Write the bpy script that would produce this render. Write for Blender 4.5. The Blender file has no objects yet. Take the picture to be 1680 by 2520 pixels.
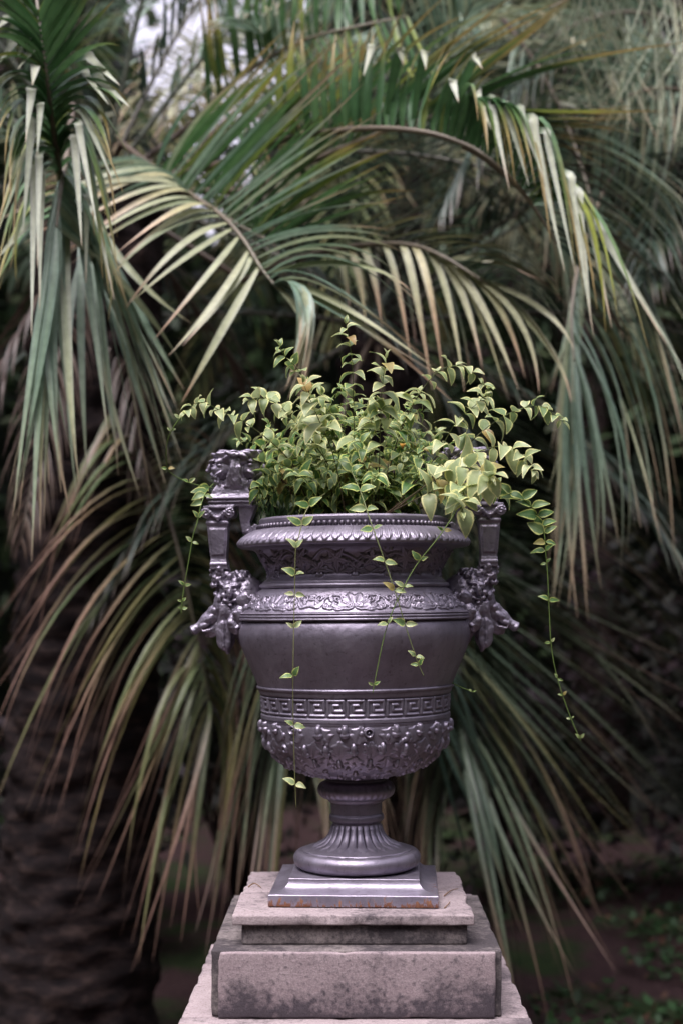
import bpy, bmesh, math, random
import numpy as np
from mathutils import Vector, Matrix, noise
R = math.radians
random.seed(7); rng = np.random.default_rng(11)
scene = bpy.context.scene
col = scene.collection

# ------------------------------------------------------------------ camera, world, sun, exposure
F = 3600.0; EYE = 1.6; CAMY = -3.6; HX, HY = 866.0, 1480.0; GZ = -.45      # ground level
cam_d = bpy.data.cameras.new('camera'); cam = bpy.data.objects.new('camera', cam_d); col.objects.link(cam)
cam.location = (0, CAMY, EYE); cam.rotation_euler = (R(90), 0, 0)
cam_d.sensor_fit = 'VERTICAL'; cam_d.sensor_height = 36; cam_d.sensor_width = 24
cam_d.lens = 36 * F / 2520.0
cam_d.shift_x = -(HX - 840) / 2520.0; cam_d.shift_y = (HY - 1260) / 2520.0
cam_d.clip_end = 500; cam_d.clip_start = 0.05
cam_d.dof.use_dof = True; cam_d.dof.focus_distance = 3.42; cam_d.dof.aperture_fstop = 2.0
scene.camera = cam

SUN_EL, SUN_AZ = 66, 205          # azimuth from +Y (north) clockwise: 205 = behind the camera, a little to its left
w = bpy.data.worlds.new('World'); scene.world = w; w.use_nodes = True
nt = w.node_tree; bg = nt.nodes['Background']
sky = nt.nodes.new('ShaderNodeTexSky'); sky.sky_type = 'NISHITA'; sky.sun_disc = False
sky.sun_elevation = R(SUN_EL); sky.sun_rotation = R(SUN_AZ); sky.air_density = 1.0; sky.dust_density = 3.0
hs = nt.nodes.new('ShaderNodeHueSaturation'); hs.inputs['Saturation'].default_value = 0.22
nt.links.new(sky.outputs[0], hs.inputs['Color'])
tint = nt.nodes.new('ShaderNodeMix'); tint.data_type = 'RGBA'; tint.blend_type = 'MULTIPLY'
tint.inputs[0].default_value = 1.0; tint.inputs[7].default_value = (1.0, 0.92, 1.03, 1)
nt.links.new(hs.outputs[0], tint.inputs[6]); nt.links.new(tint.outputs[2], bg.inputs[0])
bg.inputs[1].default_value = 0.15
sd = bpy.data.lights.new('sun', 'SUN'); sun = bpy.data.objects.new('sun', sd); col.objects.link(sun)
sd.energy = 1.4; sd.angle = R(40); sd.color = (1.0, 0.955, 0.95)
az = R(SUN_AZ); el = R(SUN_EL)
sdir = Vector((math.sin(az) * math.cos(el), math.cos(az) * math.cos(el), math.sin(el)))
sun.rotation_euler = (-sdir).to_track_quat('-Z', 'Y').to_euler(); sun.location = (-3, -6, 12)
scene.view_settings.view_transform = 'Standard'; scene.view_settings.look = 'None'
scene.view_settings.exposure = 1.28; scene.view_settings.gamma = 1.0

def P(px, py, d):
    """point seen at photo pixel (px, py), d metres in front of the lens plane"""
    return Vector(((px - HX) * d / F, d + CAMY, EYE - (py - HY) * d / F))

# ------------------------------------------------------------------ helpers
def tag(o, label=None, cat=None, group=None, kind=None):
    if label: o['label'] = label
    if cat: o['category'] = cat
    if group: o['group'] = group
    if kind: o['kind'] = kind
    return o
def empty(name, loc, parent=None):
    o = bpy.data.objects.new(name, None); col.objects.link(o); o.location = loc; o.empty_display_size = .1
    if parent: o.parent = parent
    return o
def link_mesh(name, me, mats=None, parent=None, smooth=True):
    o = bpy.data.objects.new(name, me); col.objects.link(o)
    if mats:
        for m in (mats if isinstance(mats, (list, tuple)) else [mats]): me.materials.append(m)
    if smooth: me.shade_smooth()
    if parent is not None:
        o.parent = parent
        # geometry is written in world space: undo the (translation-only) parent chain
        off = Vector((0, 0, 0)); p = parent
        while p is not None: off += p.location; p = p.parent
        me.transform(Matrix.Translation(-off))
    return o
class MB:
    """mesh builder with optional point attributes"""
    def __init__(s): s.v = []; s.f = []; s.c = []; s.lc = []
    def add(s, vs, fs, c=None, lc=None):
        b = len(s.v); s.v.extend(vs); s.f.extend([tuple(b + i for i in f) for f in fs])
        if c is not None: s.c.extend(c)
        if lc is not None: s.lc.extend(lc)
    def mesh(s, name):
        me = bpy.data.meshes.new(name); me.from_pydata([tuple(x) for x in s.v], [], s.f)
        if s.c:
            a = me.attributes.new('Col', 'FLOAT_COLOR', 'POINT'); a.data.foreach_set('color', np.array(s.c, dtype=np.float32).ravel())
        if s.lc:
            a = me.attributes.new('lc', 'FLOAT_VECTOR', 'POINT'); a.data.foreach_set('vector', np.array(s.lc, dtype=np.float32).ravel())
        return me
    def build(s, name, mat, parent=None, smooth=True): return link_mesh(name, s.mesh(name), mat, parent, smooth)
def tube_data(pts, rads, n=6):
    vs = []; fs = []
    up = Vector((0.13, 0.2, 1)).normalized()
    m = len(pts)
    for i, p in enumerate(pts):
        t = (pts[min(i + 1, m - 1)] - pts[max(i - 1, 0)]).normalized()
        a = t.cross(up)
        if a.length < .05: a = t.cross(Vector((1, 0, 0)))
        a.normalize(); b = t.cross(a)
        for k in range(n):
            q = 2 * math.pi * k / n; vs.append(p + (a * math.cos(q) + b * math.sin(q)) * rads[i])
    for i in range(m - 1):
        for k in range(n):
            k2 = (k + 1) % n; fs.append((i * n + k, i * n + k2, (i + 1) * n + k2, (i + 1) * n + k))
    fs.append(tuple(range(n))[::-1]); fs.append(tuple((m - 1) * n + k for k in range(n)))
    return vs, fs
def catmull(ps, per=8):
    out = []
    n = len(ps)
    for i in range(n - 1):
        p0 = ps[max(i - 1, 0)]; p1 = ps[i]; p2 = ps[i + 1]; p3 = ps[min(i + 2, n - 1)]
        for k in range(per):
            t = k / per
            out.append(0.5 * ((2 * p1) + (p2 - p0) * t + (2 * p0 - 5 * p1 + 4 * p2 - p3) * t * t + (3 * p1 - p0 - 3 * p2 + p3) * t ** 3))
    out.append(ps[-1].copy()); return out

# ------------------------------------------------------------------ materials
def mat(name):
    m = bpy.data.materials.new(name); m.use_nodes = True
    t = m.node_tree; b = t.nodes['Principled BSDF']; return m, t, b
def N(t, typ, **kw):
    n = t.nodes.new(typ)
    for k, v in kw.items():
        if k.startswith('i_'): n.inputs[k[2:].replace('_', ' ')].default_value = v
        else: setattr(n, k, v)
    return n
def ramp(t, fac, stops, interp='LINEAR'):
    r = t.nodes.new('ShaderNodeValToRGB'); r.color_ramp.interpolation = interp
    e = r.color_ramp.elements
    while len(e) < len(stops): e.new(0.5)
    for i, (p, c) in enumerate(stops):
        e[i].position = p; e[i].color = c if len(c) == 4 else (*c, 1)
    t.links.new(fac, r.inputs[0]); return r
def mixc(t, fac, a, b, mode='MIX'):
    m = t.nodes.new('ShaderNodeMix'); m.data_type = 'RGBA'; m.blend_type = mode
    for sock, v in ((m.inputs[0], fac), (m.inputs[6], a), (m.inputs[7], b)):
        if isinstance(v, bpy.types.NodeSocket): t.links.new(v, sock)
        elif isinstance(v, (int, float)): sock.default_value = v
        else: sock.default_value = (*v, 1) if len(v) == 3 else v
    return m.outputs[2]
def noise_n(t, scale, detail=4, rough=.55, vec=None, dist=0):
    n = N(t, 'ShaderNodeTexNoise'); n.inputs['Scale'].default_value = scale; n.inputs['Detail'].default_value = detail
    n.inputs['Roughness'].default_value = rough; n.inputs['Distortion'].default_value = dist
    if vec is not None: t.links.new(vec, n.inputs['Vector'])
    return n
def mth(t, op, a, b=None, c=None, clamp=False):
    m = t.nodes.new('ShaderNodeMath'); m.operation = op; m.use_clamp = clamp
    for i, v in enumerate((a, b, c)):
        if v is None: continue
        if isinstance(v, bpy.types.NodeSocket): t.links.new(v, m.inputs[i])
        else: m.inputs[i].default_value = v
    return m.outputs[0]
def bump(t, b, h, strength=.3, dist=.002):
    n = N(t, 'ShaderNodeBump'); n.inputs['Strength'].default_value = strength; n.inputs['Distance'].default_value = dist
    t.links.new(h, n.inputs['Height']); t.links.new(n.outputs[0], b.inputs['Normal']); return n

def silver_mat(name, rust=False):
    m, t, b = mat(name)
    tc = N(t, 'ShaderNodeTexCoord'); o = tc.outputs['Object']
    n1 = noise_n(t, 14, 5, .6, o); n2 = noise_n(t, 90, 4, .6, o); n3 = noise_n(t, 420, 2, .5, o)
    base = ramp(t, n1.outputs[0], [(.3, (.235, .210, .262)), (.55, (.30, .272, .335)), (.75, (.36, .33, .395))])
    c = base.outputs[0]
    # weathering: grime that settles in a broken pattern
    g = ramp(t, n2.outputs[0], [(.30, (0, 0, 0)), (.42, (1, 1, 1))])
    c = mixc(t, mth(t, 'MULTIPLY', mth(t, 'SUBTRACT', 1.0, g.outputs[0]), .45), c, (.10, .085, .10))
    # run-off streaks and faint brush drag
    ms = N(t, 'ShaderNodeMapping'); ms.inputs['Scale'].default_value = (1, 1, .10); t.links.new(o, ms.inputs[0]); st = noise_n(t, 34, 5, .65, ms.outputs[0])
    sr = ramp(t, st.outputs[0], [(.34, (.84, .82, .82)), (.52, (1, 1, 1)), (.72, (1.07, 1.06, 1.06))]); c = mixc(t, .8, c, sr.outputs[0], 'MULTIPLY')
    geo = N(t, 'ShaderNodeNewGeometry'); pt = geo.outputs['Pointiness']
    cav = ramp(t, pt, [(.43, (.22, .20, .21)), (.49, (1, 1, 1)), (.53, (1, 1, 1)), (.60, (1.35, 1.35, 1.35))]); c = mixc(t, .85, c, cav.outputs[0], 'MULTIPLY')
    metal = .66; rgh = mth(t, 'ADD', mth(t, 'MULTIPLY', n1.outputs[0], .20), .30)
    rgh = mth(t, 'ADD', rgh, mth(t, 'MULTIPLY', mth(t, 'SUBTRACT', .5, st.outputs[0]), .12))
    if rust:
        sep = N(t, 'ShaderNodeSeparateXYZ'); t.links.new(o, sep.inputs[0])
        mp = N(t, 'ShaderNodeMapping'); mp.inputs['Scale'].default_value = (1, 1, .35); t.links.new(o, mp.inputs[0])
        rn = noise_n(t, 85, 5, .65, mp.outputs[0], .3); rl = noise_n(t, 7, 2, .5, o)
        # height above the bottom edge (object z = 0): rust reaches up only a little
        hgt = mth(t, 'MULTIPLY', sep.outputs[2], 10.0)
        v = mth(t, 'ADD', rn.outputs[0], mth(t, 'MULTIPLY', mth(t, 'SUBTRACT', rl.outputs[0], .5), .5))
        v = mth(t, 'SUBTRACT', v, hgt)
        rf = ramp(t, v, [(.37, (0, 0, 0)), (.46, (1, 1, 1))])
        rc = ramp(t, rn.outputs[0], [(.3, (.04, .016, .014)), (.5, (.13, .045, .022)), (.72, (.30, .15, .08))])
        c = mixc(t, rf.outputs[0], c, rc.outputs[0])
        t.links.new(mth(t, 'MULTIPLY', mth(t, 'SUBTRACT', 1.0, rf.outputs[0]), metal), b.inputs['Metallic'])
        rgh = mth(t, 'ADD', rgh, mth(t, 'MULTIPLY', rf.outputs[0], .4), clamp=True)
    else:
        b.inputs['Metallic'].default_value = metal
    t.links.new(c, b.inputs['Base Color']); t.links.new(rgh, b.inputs['Roughness'])
    hh = mth(t, 'ADD', mth(t, 'MULTIPLY', n2.outputs[0], 1.0), mth(t, 'MULTIPLY', n3.outputs[0], .45))
    hh = mth(t, 'ADD', hh, mth(t, 'MULTIPLY', n1.outputs[0], 1.2))
    bump(t, b, hh, .35, .0022)
    return m
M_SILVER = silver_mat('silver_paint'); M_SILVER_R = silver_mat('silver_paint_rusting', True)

def stone_mat(name, c_lo, c_hi, dark, amount, foot=0.0):
    m, t, b = mat(name)
    tc = N(t, 'ShaderNodeTexCoord'); o = tc.outputs['Object']
    big = noise_n(t, 4.6, 6, .62, o, .3); mid = noise_n(t, 22, 6, .65, o); fine = noise_n(t, 260, 4, .7, o); sp = noise_n(t, 90, 5, .7, o)
    c = ramp(t, mid.outputs[0], [(.3, c_lo), (.7, c_hi)]).outputs[0]
    v = mth(t, 'ADD', mth(t, 'MULTIPLY', big.outputs[0], .65), mth(t, 'MULTIPLY', mid.outputs[0], .35))
    v = mth(t, 'ADD', v, mth(t, 'MULTIPLY', mth(t, 'SUBTRACT', sp.outputs[0], .5), .30))
    if foot:
        sep = N(t, 'ShaderNodeSeparateXYZ'); t.links.new(o, sep.inputs[0])
        # damp algae creeping up from the bottom joint (object z = 0)
        up = mth(t, 'SUBTRACT', 1.0, mth(t, 'MULTIPLY', sep.outputs[2], 1 / foot), clamp=True)
        v = mth(t, 'ADD', v, mth(t, 'MULTIPLY', up, .24))
    d = ramp(t, v, [(amount, (0, 0, 0)), (amount + .19, (1, 1, 1))])
    c = mixc(t, mth(t, 'MULTIPLY', d.outputs[0], .88), c, dark)
    d2 = ramp(t, sp.outputs[0], [(.56, (0, 0, 0)), (.66, (1, 1, 1))])
    c = mixc(t, mth(t, 'MULTIPLY', d2.outputs[0], .45), c, (dark[0] * 1.6, dark[1] * 1.6, dark[2] * 1.5))
    gr = ramp(t, fine.outputs[0], [(.3, (.72, .72, .72)), (.7, (1.2, 1.2, 1.2))])
    c = mixc(t, 1.0, c, gr.outputs[0], 'MULTIPLY')
    t.links.new(c, b.inputs['Base Color']); b.inputs['Roughness'].default_value = .88
    b.inputs['Specular IOR Level'].default_value = .25
    bump(t, b, mth(t, 'ADD', fine.outputs[0], mth(t, 'MULTIPLY', sp.outputs[0], 1.5)), .55, .0022)
    return m
M_STONE = stone_mat('pink_sandstone', (.33, .270, .275), (.45, .375, .375), (.052, .044, .052), .475)
M_STONE_BLOCK = stone_mat('stained_sandstone', (.29, .228, .238), (.39, .318, .325), (.036, .031, .041), .50, .10)
M_STONE_DARK = stone_mat('lichened_sandstone', (.25, .215, .21), (.34, .295, .275), (.036, .031, .037), .37)

def leafmat(name, rough=.42, trans=.22, spec=.5):
    m, t, b = mat(name)
    a = N(t, 'ShaderNodeAttribute'); a.attribute_name = 'Col'
    tc = N(t, 'ShaderNodeTexCoord'); n = noise_n(t, 30, 3, .6, tc.outputs['Object'])
    g = ramp(t, n.outputs[0], [(.3, (.8, .8, .8)), (.7, (1.18, 1.18, 1.18))])
    c = mixc(t, 1.0, a.outputs[0], g.outputs[0], 'MULTIPLY')
    t.links.new(c, b.inputs['Base Color']); b.inputs['Roughness'].default_value = rough
    b.inputs['Specular IOR Level'].default_value = spec
    if trans:
        tr = N(t, 'ShaderNodeBsdfTranslucent'); t.links.new(c, tr.inputs[0])
        mx = N(t, 'ShaderNodeMixShader'); mx.inputs[0].default_value = trans
        out = t.nodes['Material Output']
        t.links.new(b.outputs[0], mx.inputs[1]); t.links.new(tr.outputs[0], mx.inputs[2]); t.links.new(mx.outputs[0], out.inputs[0])
    return m
M_PALM = leafmat('palm_leaf', .40, .22, .55)
M_TREELEAF = leafmat('broad_leaf', .5, .15, .3)
M_STEM = leafmat('green_stem', .5, 0, .3)

def vinca_mat():
    m, t, b = mat('variegated_leaf')
    a = N(t, 'ShaderNodeAttribute'); a.attribute_name = 'lc'
    sep = N(t, 'ShaderNodeSeparateXYZ'); t.links.new(a.outputs['Vector'], sep.inputs[0])
    u, v, r = sep.outputs
    tc = N(t, 'ShaderNodeTexCoord'); o = tc.outputs['Object']
    n = noise_n(t, 130, 3, .6, o); n2 = noise_n(t, 55, 3, .6, o)
    au = mth(t, 'ABSOLUTE', u)
    e = mth(t, 'MAXIMUM', au, mth(t, 'MULTIPLY', mth(t, 'SUBTRACT', v, .72), 3.4))
    e = mth(t, 'ADD', e, mth(t, 'MULTIPLY', mth(t, 'SUBTRACT', n.outputs[0], .5), .75))
    margin = ramp(t, e, [(.66, (0, 0, 0)), (.84, (1, 1, 1))])
    pale = mth(t, 'MULTIPLY', r, 1.0, clamp=True); old = mth(t, 'MULTIPLY', r, -1.0, clamp=True)
    green = mixc(t, n2.outputs[0], (.050, .150, .035), (.14, .27, .09))
    paleg = mixc(t, n2.outputs[0], (.26, .36, .15), (.56, .60, .34))
    cen = mixc(t, pale, green, paleg)
    mar = mixc(t, pale, (.60, .68, .18), (.80, .78, .38))
    vein = ramp(t, au, [(.0, (1, 1, 1)), (.09, (0, 0, 0))])
    cen = mixc(t, mth(t, 'MULTIPLY', vein.outputs[0], .4), cen, (.34, .42, .20))
    c = mixc(t, margin.outputs[0], cen, mar)
    c = mixc(t, old, c, mixc(t, n2.outputs[0], (.50, .40, .12), (.30, .15, .07)))
    t.links.new(c, b.inputs['Base Color']); b.inputs['Roughness'].default_value = .42
    tr = N(t, 'ShaderNodeBsdfTranslucent'); t.links.new(c, tr.inputs[0])
    mx = N(t, 'ShaderNodeMixShader'); mx.inputs[0].default_value = .34
    t.links.new(b.outputs[0], mx.inputs[1]); t.links.new(tr.outputs[0], mx.inputs[2]); t.links.new(mx.outputs[0], t.nodes['Material Output'].inputs[0])
    return m
M_VINCA = vinca_mat()

def simple_noise_mat(name, stops, scale, rough=.9, bs=.6, bd=.02, detail=8, stretch=(1, 1, 1)):
    m, t, b = mat(name); tc = N(t, 'ShaderNodeTexCoord')
    mp = N(t, 'ShaderNodeMapping'); mp.inputs['Scale'].default_value = stretch; t.links.new(tc.outputs['Object'], mp.inputs[0])
    n = noise_n(t, scale, detail, .65, mp.outputs[0])
    c = ramp(t, n.outputs[0], stops); t.links.new(c.outputs[0], b.inputs['Base Color']); b.inputs['Roughness'].default_value = rough
    b.inputs['Specular IOR Level'].default_value = .2
    bump(t, b, n.outputs[0], bs, bd); return m
M_BARK = simple_noise_mat('palm_bark', [(.3, (.006, .005, .006)), (.5, (.019, .013, .013)), (.7, (.060, .040, .034))], 9, stretch=(1, 1, 3))
M_WOOD = simple_noise_mat('tree_bark', [(.3, (.025, .018, .018)), (.7, (.09, .065, .06))], 6, stretch=(3, 3, .6))
M_SOIL = simple_noise_mat('potting_soil', [(.3, (.02, .014, .012)), (.7, (.07, .05, .04))], 60, bd=.006)
def ground_mat():
    m, t, b = mat('ground_soil_moss'); tc = N(t, 'ShaderNodeTexCoord'); o = tc.outputs['Object']
    n = noise_n(t, 1.1, 6, .6, o); f = noise_n(t, 26, 6, .7, o)
    soil = ramp(t, f.outputs[0], [(.3, (.028, .016, .018)), (.6, (.065, .038, .038)), (.8, (.13, .085, .07))])
    moss = ramp(t, f.outputs[0], [(.3, (.012, .022, .010)), (.7, (.040, .064, .022))])
    k = ramp(t, n.outputs[0], [(.49, (0, 0, 0)), (.60, (1, 1, 1))])
    c = mixc(t, k.outputs[0], soil.outputs[0], moss.outputs[0])
    t.links.new(c, b.inputs['Base Color']); b.inputs['Roughness'].default_value = .95; b.inputs['Specular IOR Level'].default_value = .15
    bump(t, b, f.outputs[0], .8, .03); return m
M_GROUND = ground_mat()
M_FAR = simple_noise_mat('far_foliage', [(.3, (.006, .010, .006)), (.6, (.022, .032, .017)), (.8, (.05, .06, .035))], 3.5, bd=.2)

# ------------------------------------------------------------------ ground
def build_ground():
    n = 120; xs = np.sign(np.linspace(-1, 1, n)) * (np.abs(np.linspace(-1, 1, n)) ** 2.2) * 150
    vs = []
    for y in xs:
        for x in xs:
            z = 0.0
            if math.hypot(x, y) > 1.2: z = (noise.noise(Vector((x * .5, y * .5, 0))) * .06 + noise.noise(Vector((x * 2.1, y * 2.1, 3))) * .025) - .02
            vs.append((x, y + 2, z + GZ))
    fs = [(j * n + i, j * n + i + 1, (j + 1) * n + i + 1, (j + 1) * n + i) for j in range(n - 1) for i in range(n - 1)]
    me = bpy.data.meshes.new('ground'); me.from_pydata(vs, [], fs)
    tag(link_mesh('ground', me, M_GROUND), kind='structure')
build_ground()

# ------------------------------------------------------------------ stone pedestal
CX = .0095
def stone_box(name, x0, x1, y0, y1, z0, z1, m, parent, chip=.003, res=.018, seed=0, bev=.004):
    """box with worn, slightly chipped arrises; object origin at its bottom centre"""
    bm = bmesh.new(); bmesh.ops.create_cube(bm, size=1)
    for v in bm.verts: v.co = Vector(((x0 + x1) / 2 + v.co.x * (x1 - x0), (y0 + y1) / 2 + v.co.y * (y1 - y0), (z0 + z1) / 2 + v.co.z * (z1 - z0)))
    bmesh.ops.bevel(bm, geom=bm.edges[:], offset=bev, segments=2, profile=.6, affect='EDGES')
    # slice into a fine grid
    for ax, a, b_ in ((0, x0, x1), (1, y0, y1), (2, z0, z1)):
        k = max(2, int((b_ - a) / res))
        for i in range(1, k):
            co = [0, 0, 0]; no = [0, 0, 0]; co[ax] = a + (b_ - a) * i / k; no[ax] = 1
            bmesh.ops.bisect_plane(bm, geom=bm.verts[:] + bm.edges[:] + bm.faces[:], plane_co=co, plane_no=no)
    c = Vector(((x0 + x1) / 2, (y0 + y1) / 2, (z0 + z1) / 2))
    for v in bm.verts:
        p = v.co
        ex = min(p.x - x0, x1 - p.x); ey = min(p.y - y0, y1 - p.y); ez = min(p.z - z0, z1 - p.z)
        e = sorted((ex, ey, ez))
        nn = noise.noise(Vector((p.x * 14 + seed, p.y * 14, p.z * 14))) ; n2 = noise.noise(Vector((p.x * 45, p.y * 45 + seed, p.z * 45)))
        v.co += Vector((nn, n2, nn * n2)) * chip * .35
        if e[1] < .012:
            k = max(0, noise.noise(Vector((p.x * 22, p.y * 22, p.z * 22 + seed))) - .05)
            v.co += (c - p).normalized() * min(chip * 2.2, k * chip * 5)
    bmesh.ops.recalc_face_normals(bm, faces=bm.faces[:])
    me = bpy.data.meshes.new(name); bm.to_mesh(me); bm.free()
    o = bpy.data.objects.new(name, me); col.objects.link(o); me.materials.append(m); me.shade_smooth()
    org = Vector((c.x, c.y, z0)); me.transform(Matrix.Translation(-org)); o.parent = parent
    off = Vector((0, 0, 0)); p_ = parent
    while p_ is not None: off += p_.location; p_ = p_.parent
    o.location = org - off
    return o
Z = lambda z: EYE + z / 1000.0
ped = empty('stone_pedestal', (CX, 0, 0)); tag(ped, 'square stepped pedestal of stained pink sandstone blocks under the silver urn', 'pedestal')
stone_box('top_slab', CX - .282, CX + .268, -.272, -.004, Z(-738), Z(-714), M_STONE, ped, .0035, .012, 1)
stone_box('top_slab', CX - .279, CX + .270, -.001, .272, Z(-738), Z(-714.5), M_STONE, ped, .0035, .014, 41)
stone_box('recessed_course', CX - .262, CX + .253, -.257, .257, Z(-784), Z(-738.6), M_STONE_DARK, ped, .004, .014, 5, .003)
blk = stone_box('block_course', CX - .326, CX + .326, -.312, .312, Z(-933), Z(-785), M_STONE_DARK, ped, .002, .02, 9)
stone_box('front_panel', CX - .309, CX + .311, -.330, -.3125, Z(-932.5), Z(-785.5), M_STONE_BLOCK, blk, .002, .02, 13)
stone_box('back_panel', CX - .309, CX + .311, .3125, .330, Z(-932.5), Z(-785.5), M_STONE_BLOCK, blk, .002, .03, 13)
stone_box('lower_slab', CX - .392, CX + .388, -.312, .390, Z(-985), Z(-934), M_STONE, ped, .003, .025, 17)
stone_box('lower_slab', CX - .394, CX + .390, -.400, -.315, Z(-985), Z(-934.5), M_STONE, ped, .003, .02, 19)
stone_box('shaft', CX - .350, CX + .350, -.350, .350, GZ + .16, Z(-986), M_STONE_BLOCK, ped, .003, .04, 21)
stone_box('footing', CX - .430, CX + .430, -.430, .430, GZ - .06, GZ + .159, M_STONE_DARK, ped, .004, .04, 25)

# ------------------------------------------------------------------ the urn
UX = .013; UB = Z(-713)          # foot of the urn
urn = empty('silver_urn', (UX, 0, UB)); tag(urn, 'large silver painted cast iron urn with two figured handles on stone pedestal', 'urn')
NT = 1152
TH = np.linspace(0, 2 * np.pi, NT, endpoint=False)       # theta 0 faces the camera (-Y)
def wrap(a): return (a + np.pi) % (2 * np.pi) - np.pi
def seg_d(x, y, x0, y0, x1, y1):
    dx, dy = x1 - x0, y1 - y0; l = dx * dx + dy * dy + 1e-9
    t = np.clip(((x - x0) * dx + (y - y0) * dy) / l, 0, 1)
    return np.hypot(x - x0 - t * dx, y - y0 - t * dy)
def poly_d(x, y, pts):
    d = None
    for a, b_ in zip(pts[:-1], pts[1:]):
        q = seg_d(x, y, a[0], a[1], b_[0], b_[1]); d = q if d is None else np.minimum(d, q)
    return d
def rnd_ridge(d, wd): return np.sqrt(np.clip(1 - (d / wd) ** 2, 0, 1))
def spiral(cx, cy, r0, r1, a0, turns, n=26):
    return [(cx + (r0 + (r1 - r0) * k / n) * math.cos(a0 + turns * 2 * math.pi * k / n), cy + (r0 + (r1 - r0) * k / n) * math.sin(a0 + turns * 2 * math.pi * k / n)) for k in range(n + 1)]
def leaf_stamp(dx, dy, ang, L, W, lobes, amp):
    """lobed leaf pointing along ang from its base at 0,0"""
    ca, sa = math.cos(ang), math.sin(ang)
    u = dx * ca + dy * sa; v = -dx * sa + dy * ca
    s = u / L
    prof = np.sin(np.pi * np.clip(s, 0, 1) ** .8) ** .7 * (1 + .22 * np.cos(s * lobes * 2 * np.pi))
    hw = W * .5 * prof + 1e-6
    q = np.clip(1 - np.abs(v) / hw, 0, 1) * (s > 0) * (s < 1)
    h = np.minimum(1, q * 2.6) ** .6
    h = h * (.62 + .38 * np.minimum(1, np.abs(v) / (W * .10))) * (.95 + .05 * np.cos((s * 6 - np.abs(v) / W * 5) * 2 * np.pi))
    return amp * h
def vine_leaf(dx, dy, ang, S, amp):
    rho = np.hypot(dx, dy); ph = np.arctan2(dy, dx) - ang
    Rr = S * (.62 + .26 * np.cos(5 * ph) + .10 * np.cos(15 * ph) + .06 * np.cos(ph))
    q = np.clip(1 - rho / Rr, 0, 1)
    h = np.minimum(1, q * 4.0) ** .6
    vein = np.abs(np.sin(2.5 * ph)) * rho
    h = h * (.65 + .35 * np.minimum(1, vein / (S * .10))) * (.8 + .2 * np.clip(rho / S, 0, 1))
    return amp * h
def resample(prof, step):
    pts = [np.array(prof[0][:2], float)]; out = []
    for a, b_ in zip(prof[:-1], prof[1:]):
        a2, b2 = np.array(a[:2], float), np.array(b_[:2], float); n = max(1, int(np.ceil(np.linalg.norm(b2 - a2) / step)))
        for k in range(n): out.append(a2 + (b2 - a2) * k / n)
    out.append(np.array(prof[-1][:2], float)); return np.array(out)
def smooth_prof(pts, per=6):
    v = catmull([Vector((a, b_, 0)) for a, b_ in pts], per); return [(q.x, q.y) for q in v]
def lathe(name, prof, dispf=None, nt=NT, parent=None, m=None, step=2.2, close=False):
    """prof: list of (r, z) in mm, z relative to eye level, ordered top to bottom. dispf(T, S, R, Zz) -> displacement (mm) along the outward normal"""
    A = resample(prof, step); r = A[:, 0]; z = A[:, 1]
    d = np.gradient(A, axis=0); ln = np.hypot(d[:, 0], d[:, 1]) + 1e-9
    nr = -d[:, 1] / ln; nz = d[:, 0] / ln
    S = np.concatenate([[0], np.cumsum(np.hypot(*np.diff(A, axis=0).T))])
    th = np.linspace(0, 2 * np.pi, nt, endpoint=False)
    T, SS = np.meshgrid(th, S); Rr = np.repeat(r[:, None], nt, 1); Zz = np.repeat(z[:, None], nt, 1)
    D = dispf(T, SS, Rr, Zz) if dispf is not None else np.zeros_like(T)
    R2 = Rr + D * nr[:, None]; Z2 = Zz + D * nz[:, None]
    X = R2 * np.sin(T) / 1000 ; Y = -R2 * np.cos(T) / 1000; ZZ = (Z2 + 713) / 1000
    co = np.stack([X, Y, ZZ], -1).reshape(-1, 3).astype(np.float32)
    nr_, nc = T.shape
    i, j = np.meshgrid(np.arange(nr_ - 1), np.arange(nc), indexing='ij'); j2 = (j + 1) % nc
    q = np.stack([i * nc + j, (i + 1) * nc + j, (i + 1) * nc + j2, i * nc + j2], -1).reshape(-1, 4)
    me = bpy.data.meshes.new(name); me.vertices.add(len(co)); me.vertices.foreach_set('co', co.ravel())
    me.loops.add(q.size); me.loops.foreach_set('vertex_index', q.ravel().astype(np.int32))
    me.polygons.add(len(q)); me.polygons.foreach_set('loop_start', np.arange(0, q.size, 4, dtype=np.int32)); me.polygons.foreach_set('loop_total', np.full(len(q), 4, dtype=np.int32))
    me.update(calc_edges=True); me.validate()
    o = bpy.data.objects.new(name, me); col.objects.link(o); me.materials.append(m or M_SILVER); me.shade_smooth(); o.parent = parent or urn
    return o
def lump(T, S, Rr, f, seed=0):
    return (np.sin(T * f + S * .031 + seed) * np.sin(S * .05 + 2 * np.sin(T * f * .37 + seed)))

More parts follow.
